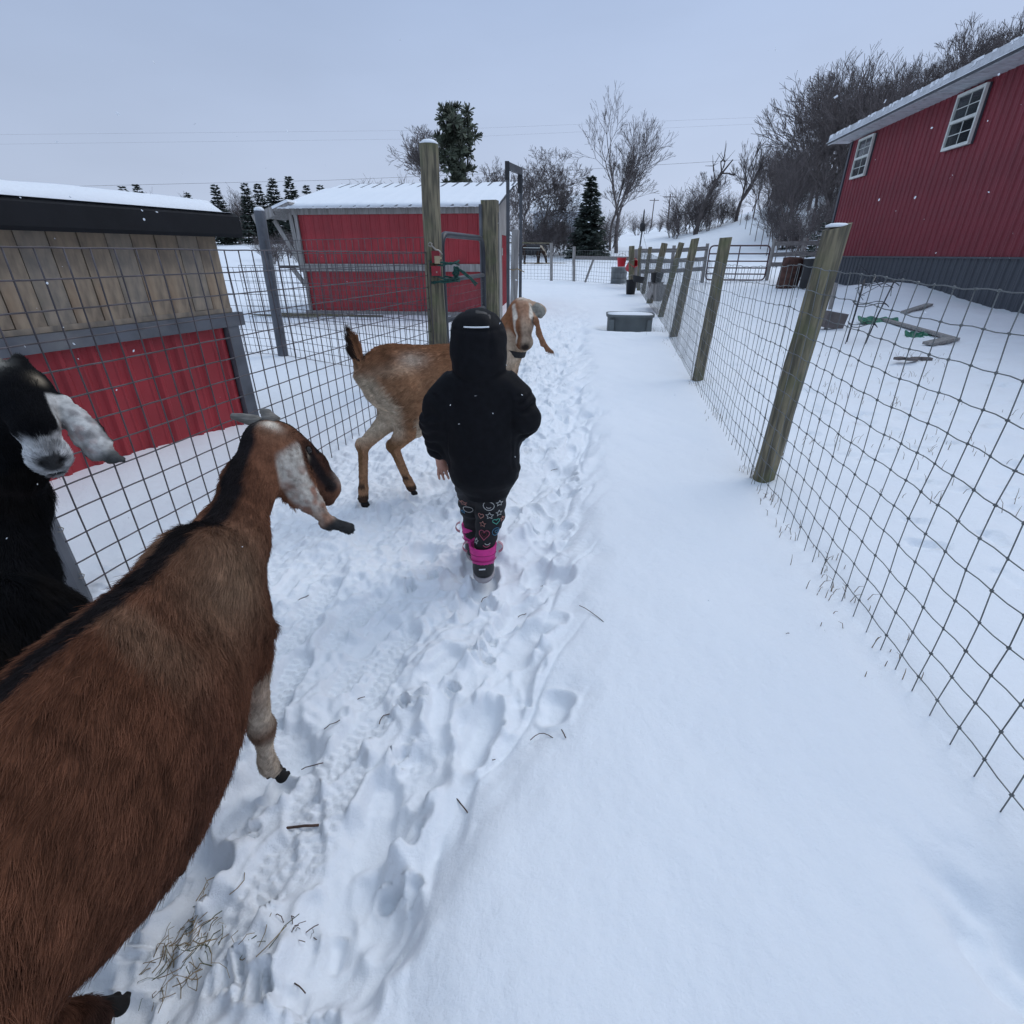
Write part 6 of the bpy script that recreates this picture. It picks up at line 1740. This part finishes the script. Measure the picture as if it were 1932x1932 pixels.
def pine_tree(seed, h, r):
    rg = random.Random(seed); T, V, F, SV, SF = [], [], [], [], []
    T.append((Vector((0, 0, -.3)), Vector((.1, 0, h * .5)), h * .018, h * .012)); T.append((Vector((.1, 0, h * .5)), Vector((0, 0, h * .97)), h * .012, .03))
    def clump(c, rad):
        for _ in range(46):
            d = Vector((rg.gauss(0, 1), rg.gauss(0, 1), rg.gauss(.35, .8))).normalized(); s_ = d.orthogonal().normalized() * rad * .16; o = len(V); p = c + d * rad * rg.uniform(.0, .35)
            V.extend([tuple(p - s_ * .5), tuple(p + s_ * .5), tuple(p + d * rad * rg.uniform(.6, 1.1) + s_), tuple(p + d * rad * rg.uniform(.6, 1.1) - s_)]); F.append((o, o + 1, o + 2, o + 3))
        if rg.random() < .6:
            for _ in range(4):
                o = len(SV); p = c + Vector((rg.uniform(-.5, .5) * rad, rg.uniform(-.5, .5) * rad, rad * rg.uniform(.35, .7))); q = rad * rg.uniform(.2, .34)
                SV.extend([tuple(p + Vector((-q, -q * .6, 0))), tuple(p + Vector((q, -q * .6, .02))), tuple(p + Vector((q * .7, q, .05))), tuple(p + Vector((-q * .8, q * .7, 0)))]); SF.append((o, o + 1, o + 2, o + 3))
    n = 66
    for k in range(n):
        if rg.random() < .12: continue
        t = k / n; z = h * (.08 + .88 * t); R_ = r * (1 - t ** 2.2) ** .6 * rg.uniform(.45, 1.05) * (.75 + .25 * math.sin(t * 9)); a = k * 2.4 + rg.uniform(-.4, .4)
        d = Vector((math.cos(a), math.sin(a), .15 + .55 * t)); e = Vector((0, 0, z)) + d * R_
        T.append((Vector((0, 0, z)), e, .06 * (1 - t) + .02, .02))
        for q in range(max(2, int(5 * (1 - t * .6)))):
            f = rg.uniform(.35, 1.05); clump(Vector((0, 0, z)) + d * R_ * f + Vector((rg.gauss(0, .12), rg.gauss(0, .12), rg.gauss(.1, .12))) * r * .5, r * rg.uniform(.13, .22))
    fo = MB(); fo.add(V, F); sn = MB(); sn.add(SV, SF)
    return segs_mesh('trunk', T, M['bark_dark'], 5), fo.mesh('crown', M['pine']), sn.mesh('snow_load', M['snow'])

def put(name, meshes, names, px, Y, label, cat='tree', group=None, s=1.0, rz=None, x=None, dz=0.0):
    X = x if x is not None else at(px, 480, Y).x
    t = thing(name, (X, Y, tz(X, Y) + dz - .05), label, cat, group, rnd.uniform(0, 6.28) if rz is None else rz)
    t.scale = (s, s, s)
    for me, nm in zip(meshes, names):
        if me is not None: child(nm, me, t, kind='stuff' if nm == 'snow_load' else None)
    return t
def hgt(px, py, Y):
    p = at(px, py, Y); return p.z - tz(at(px, 480, Y).x, Y)
def make_trees():
    TC, SS = ('trunk', 'crown', 'snow_load'), ('stems', 'twigs')
    sp = [spruce(100 + k, 10.0, 2.7, M['needle'], dens=1.0, gap=.12, snow=.04) for k in range(3)]
    for k, (px, py, Y, lab) in enumerate(((433, 347, 92, 'dark spruce standing first beyond the black roof end'), (487, 345, 90, 'slim dark spruce second from the near shed roof'), (510, 346, 95, 'dark spruce pressed between its neighbours in the far row'), (537, 335, 92, 'tall dark spruce left of the tallest far spruce'), (568, 332, 90, 'tallest dark spruce of the far row by the red shed roof'),
                                     (597, 349, 110, 'small spruce top beside the tallest far spruce'), (622, 348, 112, 'last small spruce top next to the red shed roof'), (268, 351, 96, 'tiny spruce top over the black roof, leftmost'), (293, 347, 94, 'small spruce top over the snowy black roof'), (380, 362, 105, 'lone spruce tip peeping over the black roof'))):
        h = hgt(px, py, Y); put('spruce_tree', sp[k % 3], TC, px, Y, lab, 'tree', 'far row of spruces', h / 10.0)
    # pine and its bare neighbour
    Y = 58; h = hgt(868, 203, Y); put('pine_tree', pine_tree(5, h, 3.5), TC, 868, Y, 'big green pine dusted with snow above the red shed roof', rz=.4)
    def bt(px, py, Y, lab, seed, **k):
        g_ = k.pop('group', None); return put('bare_tree', bare_tree(seed, hgt(px, py, Y), **k), TC, px, Y, lab, 'tree', g_, rz=0)
    bt(815, 226, 64, 'grey bare tree rising on the left of the big pine', 21, spread=.60, up=.22, depth=8, trunk=.22, twig=.013, split=(2, 3))
    bt(915, 290, 66, 'thin bare tree on the right of the big pine', 22, spread=.55, up=.25, depth=7, trunk=.25, twig=.013)
    bt(1012, 268, 50, 'round crowned bare tree behind the tall gateway', 23, spread=.72, up=.14, depth=8, trunk=.30, twig=.010)
    bt(985, 292, 46, 'narrow rusty tipped bare tree beside the gateway', 24, spread=.48, up=.3, depth=7, trunk=.3, twig=.010)
    bt(1163, 146, 52, 'tallest bare tree with a pale slender leaning trunk', 25, spread=.52, up=.30, depth=7, trunk=.36, lean=(.08, 0), twig=.0085, r0=.19)
    bt(1150, 232, 55, 'smaller bare tree just behind the tallest one', 26, spread=.50, up=.30, depth=7, trunk=.36, lean=(-.06, 0), twig=.009, r0=.14)
    Y = 47; h = hgt(1108, 333, Y); put('spruce_tree', spruce(31, h, 1.75, M['needle'], dens=1.3, bare=.02), TC, 1108, Y, 'dense dark green spruce standing alone near the tallest bare tree')
    bt(1378, 252, 66, 'tall vase shaped bare tree with upright limbs on the rise', 27, spread=.40, up=.42, depth=5, trunk=.26, lean=(.04, 0), twig=.014, r0=.22, split=(2, 3))
    bt(1326, 318, 72, 'faint thin bare tree between the leaning one and the shrubs', 28, spread=.5, up=.3, depth=7, trunk=.36, twig=.010)
    # leaning broken tree
    Y = 64; b = at(1312, 432, Y); z0 = tz(b.x, Y); P = [at(px, py, Y) - Vector((b.x, Y, z0)) for px, py in ((1312, 436), (1328, 385), (1350, 343), (1362, 326), (1383, 300))]; P[0].z = -.2
    S = [(P[i], P[i + 1], .26 - .05 * i, .21 - .05 * i) for i in range(4)]; rg = random.Random(6); Cn = []
    for px0, pts in ((2, ((1347, 322), (1346, 312))), (3, ((1375, 326), (1385, 330))), (2, ((1365, 315), (1368, 305))), (3, ((1360, 305), (1366, 298)))):
        q = P[px0]
        for px, py in pts:
            e_ = at(px, py, Y) - Vector((b.x, Y, z0)); Cn.append((q, e_, .09, .05)); q = e_
        for _ in range(6): Cn.append((q, q + Vector((rg.gauss(0, .5), rg.gauss(0, .4), rg.gauss(.5, .4))), .035, .015))
    put('leaning_tree', (segs_mesh('trunk', S, M['bark_dark'], 6), segs_mesh('crown', Cn, M['bark_dark'], 4)), TC, 0, Y, 'broken dark tree leaning to the right on the rise', x=b.x, rz=0)
    # thickets
    sh = [shrub(200 + k, 4.0, 3.2, 9, .0095) for k in range(4)]
    k = 0
    for px, py, Y in ((985, 392, 50), (1003, 380, 53), (1024, 396, 51), (1045, 372, 54), (1062, 398, 50), (1082, 385, 53), (1094, 405, 49), (1132, 400, 52), (1150, 385, 58), (1012, 410, 49), (1078, 412, 48), (1036, 405, 48)):
        put('bare_shrub', sh[k % 4], SS, px, Y, 'leafless brown shrub in the thicket between the gateway and the lone spruce', 'shrub', 'thicket by the field', hgt(px, py, Y) / 4.0); k += 1
    for px, py, Y in ((1262, 385, 68), (1282, 330, 70), (1298, 322, 68), (1310, 350, 67), (1345, 350, 66), (1358, 362, 69), (1372, 385, 66), (1398, 400, 62), (1412, 408, 60), (1432, 412, 58), (1455, 408, 60), (1270, 400, 64), (1330, 395, 64)):
        put('bare_shrub', sh[k % 4], SS, px, Y, 'leafless shrub along the crest of the snowy field', 'shrub', 'crest shrubs', hgt(px, py, Y) / 4.0); k += 1
    for px, py, Y in ((350, 352, 88), (372, 360, 90), (700, 332, 84), (722, 336, 88), (748, 330, 86), (775, 318, 80), (940, 322, 74), (455, 344, 99), (470, 352, 101), (500, 425, 50), (525, 430, 48), (545, 428, 52), (560, 436, 47), (512, 440, 44), (1215, 400, 88), (1238, 405, 92), (1198, 396, 84)):
        put('bare_shrub', sh[k % 4], SS, px, Y, 'distant leafless scrub behind the sheds and far field', 'shrub', 'distant scrub', hgt(px, py, Y) / 4.0); k += 1
    # low snowy firs by the barn corner
    f1 = spruce(41, 4.0, 1.5, M['needle'], dens=.55, snow=.35, gap=.35)
    for px, py, Y, lab in ((1488, 402, 40, 'sparse young fir with snow on its boughs near the yard gate'), (1545, 418, 33, 'ragged young fir hung with snow beside the barn corner'), (1528, 440, 30, 'short snowy fir in front of the wooded slope')):
        put('young_fir', f1, TC, px, Y, lab, 'tree', None, hgt(px, py, Y) / 4.0)
    # the wood on the slope, tree by tree
    wd = [bare_tree(300 + k, 12.0, spread=.50, up=.26, depth=6, trunk=.42, twig=.0155, r0=.15, split=(2, 3)) for k in range(6)]
    rg = random.Random(77); n = 0; tries = 0
    while n < 250 and tries < 4000:
        tries += 1
        Y = rg.uniform(40, 92); u = .40 + .62 * rg.random() ** .9; X = u * Y
        if u < .44 and Y < 58: continue
        h = rg.uniform(7.0, 11.0) * (1 if u > .49 else .62)
        put('bare_tree', wd[n % 6], TC, 0, Y, 'leafless grey tree in the wood on the slope behind the barn', 'tree', 'wood behind the barn', h / 12.0, x=X); n += 1
    for k2 in range(40):
        Y = rg.uniform(36, 70); u = rg.uniform(.44, .62); put('bare_shrub', sh[k2 % 4], SS, 0, Y, 'leafless undergrowth shrub at the foot of the wooded slope', 'shrub', 'undergrowth of the wood', rg.uniform(.5, .9), x=u * Y)
    # house behind the thicket
    c = at(1068, 440, 72); z0 = tz(c.x, 72) - 1.3; hs = thing('farm_house', (c.x, 72, z0), 'pale house with snowy roof half hidden behind the thicket', 'house', rz=R(-15))
    MB().box((0, 0, 2.2), (7, 6, 4.4)).build('wall', M['far_white'], hs)
    for sg in (-1, 1):
        mb = MB(); mb.prism([(-3.9, 0), (3.9, 0), (3.9, .18), (-3.9, .18)], lambda u, v: Vector((u, sg * 3.4, 4.2 + v)), lambda u, v: Vector((u, 0, 6.0 + v))); mb.build('roof', M['snow'], hs)
    for sg in (-1, 1):
        mb = MB(); mb.prism([(-3, 4.4), (3, 4.4), (0, 5.95)], lambda u, v: Vector((3.45 * sg, u, v)), lambda u, v: Vector((3.40 * sg, u, v))); mb.build('gable', M['far_white'], hs)
    for x in (-2.2, 0, 2.2):
        w = child('window', MB().box((0, 0, 0), (1.0, .08, 1.5)).mesh('window', M['white_frame']), hs, None, (x, -3.02, 2.6)); MB().box((0, -.03, 0), (.8, .05, 1.3)).build('pane', M['glass_low'], w)
    # power poles and lines
    poles = []
    for px, pt, pb, Y, lab in ((1262, 366, 436, 120, 'nearer wooden power pole with a cross arm on the skyline'), (1232, 374, 430, 165, 'farther wooden power pole with a cross arm on the skyline'), (1483, 300, 430, 66, 'bare utility pole rising in front of the wooded slope')):
        tp = at(px + 3, pt, Y); b = at(px - 4, pb, Y); z0 = tz(b.x, Y)
        p = thing('power_pole', (b.x, Y, z0), lab, 'power pole')
        mb = MB(); mb.tube([(0, 0, -.5), (tp.x - b.x, 0, tp.z - z0)], [.17, .12], 8); mb.build('shaft', M['bark'], p)
        mb = MB(); mb.box((tp.x - b.x, 0, tp.z - z0 - .5), (2.6, .14, .16)); mb.build('cross_arm', M['bark'], p)
        poles.append(tp)
    for k, (pts, Y, r, lab) in enumerate((( ((0, 254), (800, 246), (1490, 219)), 95, .0065, 'highest thin power line across the sky'), (((0, 272), (800, 262), (1490, 231)), 95, .0065, 'second thin power line just under the highest one'), (((120, 352), (620, 340), (1060, 322), (1490, 296)), 85, .016, 'low dark cable crossing behind the trees'))):
        P = [at(px, py, Y + (8 if i % 2 else 0)) for i, (px, py) in enumerate(pts)]
        a, b = P[0], P[-1]; a = a + (a - b) * .3; b = b + (b - P[0]) * .3
        t = thing('power_line', a, lab, 'power line'); mb = MB()
        mb.tube([Vector((0, 0, 0))] + [p - a for p in P] + [b - a], r, 5); mb.build('cable', M['bark_dark'], t)

# ------------------------------------------------------------------ small things on the snow and in the air
def make_litter():
    rg = random.Random(31); k = 0
    for px, py, L, a, bend, lab in ((570, 1561, .085, 5, .0, 'thick dark twig lying flat on the trodden snow'), (675, 1321, .05, 35, .1, 'short twig above the tread print'), (632, 1391, .05, 40, .15, 'brown twig beside the boot print'), (727, 1357, .05, 55, .5, 'kinked straw at the edge of the boot print'), (575, 1141, .05, 50, .1, 'thin straw near the brown goat chest'),
                                (985, 1155, .04, 30, .1, 'small dark twig below the child'), (1115, 1160, .13, -52, .1, 'long thin reddish stem on the smooth snow edge'), (1023, 1399, .07, 3, .6, 'hooked stem at the rim of the deep print'), (1063, 1388, .03, -70, .0, 'tiny dark stem end beside the hooked stem'), (872, 1523, .06, -50, .05, 'thin stem in the soft furrow'), (930, 1440, .015, 15, .0, 'speck of bark in the furrow'),
                                (920, 1118, .06, 20, .9, 'curled pale straw by the child boot'), (1022, 1095, .02, 30, 0, 'small brown twig tip right of the child'), (1048, 890, .07, 15, .3, 'straw on the trodden snow right of the jacket'), (560, 1870, .05, -20, .2, 'brown straw lying in the lowest boot print'), (1485, 1198, .012, 0, 0, 'dark speck of bark on the smooth snow'), (590, 1448, .06, 20, .1, 'reddish straw across the tread of the print')):
        c = gp(px, py, -.03); z0 = hz(c.x, c.y); c = gp(px, py, z0); z0 = hz(c.x, c.y)
        t = thing('twig', (c.x, c.y, z0 + .004), lab, 'twig', rz=R(a)); mb = MB()
        pts = [Vector((-L / 2 + L * i / 5, bend * L * .5 * math.sin(math.pi * i / 5), .003 + rg.uniform(-.001, .003))) for i in range(6)]
        mb.tube(pts, .0034 if k == 0 else rg.uniform(.0011, .0018), 5); mb.build('stem', M['twig'], t); k += 1
    # hay tuft by the hind leg of the brown goat
    for px, py, n, sx, sy, lab in ((335, 1775, 100, .034, .048, 'tuft of green and brown hay trampled into the snow'), (465, 1790, 12, .040, .028, 'few loose stems of hay right of the hay tuft'), (558, 1748, 9, .02, .012, 'small dark sprig at the top of the boot print')):
        c = gp(px, py, -.05); z0 = hz(c.x, c.y)
        t = thing('hay_tuft', (c.x, c.y, z0), lab, 'hay'); mb = MB(); mg = MB()
        for _ in range(n):
            x, y = rg.gauss(0, sx), rg.gauss(0, sy); a = rg.gauss(1.0, .9); l_ = rg.uniform(.018, .065) * (.5 if n == 9 else 1); zz = hz(c.x + x, c.y + y) - z0
            q = (mg if rg.random() < .3 else mb); q.tube([(x, y, zz + .002), (x + l_ * .35 * math.cos(a), y + l_ * .35 * math.sin(a), zz + rg.uniform(.001, .014)), (x + l_ * .7 * math.cos(a + .25), y + l_ * .7 * math.sin(a + .25), zz + rg.uniform(.0, .016)), (x + l_ * math.cos(a + rg.uniform(-.2, .7)), y + l_ * math.sin(a + .4), zz + rg.uniform(-.006, .010))], rg.uniform(.0005, .0011), 4)
        mb.build('stalks', M['straw'] if n != 9 else M['twig'], t, kind='stuff')
        if mg.v: mg.build('green_stalks', plain('dull green hay', (.075, .085, .035), .9), t, kind='stuff')
    # dry grass along the right fence and in the yard
    V, F = MB(), None
    def blade(mb, x, y, h, rg):
        z0 = hz(x, y); a = rg.uniform(0, 6.28); ln = rg.uniform(.1, .9) * h
        p0, p1, p2 = Vector((x, y, z0 - .01)), Vector((x + math.cos(a) * ln * .4, y + math.sin(a) * ln * .4, z0 + h * .7)), Vector((x + math.cos(a) * ln, y + math.sin(a) * ln, z0 + h))
        mb.tube([p0, p1, p2], [.0016, .0013, .0006], 4)
    mb = MB()
    for _ in range(150):
        y = 1.2 + 8 * rg.random() ** 1.3
        if rg.random() < .45: y = rg.choice((1.75, 2.0, 2.35, 2.7, 3.1, 4.4, 5.6)) + rg.gauss(0, .08)
        blade(mb, (fence_r(y) - .04 if y > 3 else 1.137 + .131 * y) + rg.gauss(0, .06), y, rg.uniform(.012, .055), rg)
    for _ in range(230):
        cx_, cy_ = rg.choice(((3.0, 3.4), (3.6, 4.6), (2.6, 2.6), (4.3, 5.6), (3.2, 5.2), (4.4, 3.9), (2.35, 3.6), (5.0, 6.6), (3.9, 7.2), (2.9, 1.9))); blade(mb, cx_ + rg.gauss(0, .22), cy_ + rg.gauss(0, .22), rg.uniform(.02, .075), rg)
    for _ in range(70):
        blade(mb, rg.gauss(2.7, .25), rg.gauss(9.9, .35), rg.uniform(.02, .08), rg)
    o = mb.build('grass', M['grass'], None, kind='stuff'); tag(o, 'dry winter grass poking through the snow along the right fence', 'grass')
    # falling snowflakes
    mb = MB(); rg = random.Random(44)
    def flake(p, r):
        d = [Vector((rg.gauss(0, 1), rg.gauss(0, 1), rg.gauss(0, 1))).normalized() * r * rg.uniform(.6, 1.3) for _ in range(3)]
        mb.add([p + d[0], p - d[0], p + d[1], p - d[1], p + d[2], p - d[2]], [(0, 2, 4), (2, 1, 4), (1, 3, 4), (3, 0, 4), (2, 0, 5), (1, 2, 5), (3, 1, 5), (0, 3, 5)])
    for px, py, Y, r in ((252, 662, 1.5, .0055), (560, 352, 2.2, .004), (268, 397, 1.6, .003), (296, 400, 1.6, .003), (1470, 650, 1.6, .003), (1690, 398, 2.2, .003), (940, 421, 2.0, .003), (943, 610, 1.2, .002), (1050, 700, 1.4, .002), (897, 747, 1.1, .002), (985, 745, 1.2, .002), (930, 780, 1.1, .0018), (866, 800, 1.1, .0018), (972, 862, 1.1, .0018), (1640, 640, 1.3, .0022), (1745, 590, 1.3, .0025)):
        flake(at(px, py, Y), r)
    for _ in range(240):
        px, py, Y = rg.uniform(0, 1932), rg.uniform(60, 1250), rg.choice((.9, 1.3, 1.8, 2.5, 3.5, 5, 7)) * rg.uniform(.9, 1.1); p = at(px, py, Y)
        if p.z > tz(p.x, p.y) + .15: flake(p, rg.uniform(.0011, .0022) * (1 + .12 * Y))
    o = mb.build('falling_snow', M['snow'], None, kind='stuff'); tag(o, 'small white snowflakes falling through the air', 'snow')

make_ground()
make_near_shed(); make_red_shed(); make_barn()
make_right_fence(); make_left_fence(); make_gate_post(); make_cross_fence(); make_gate(); make_latch()
make_trees()
make_props()
make_brown_goat(); make_tan_goat(); make_black_goat(); make_pony()
make_child()
make_litter()
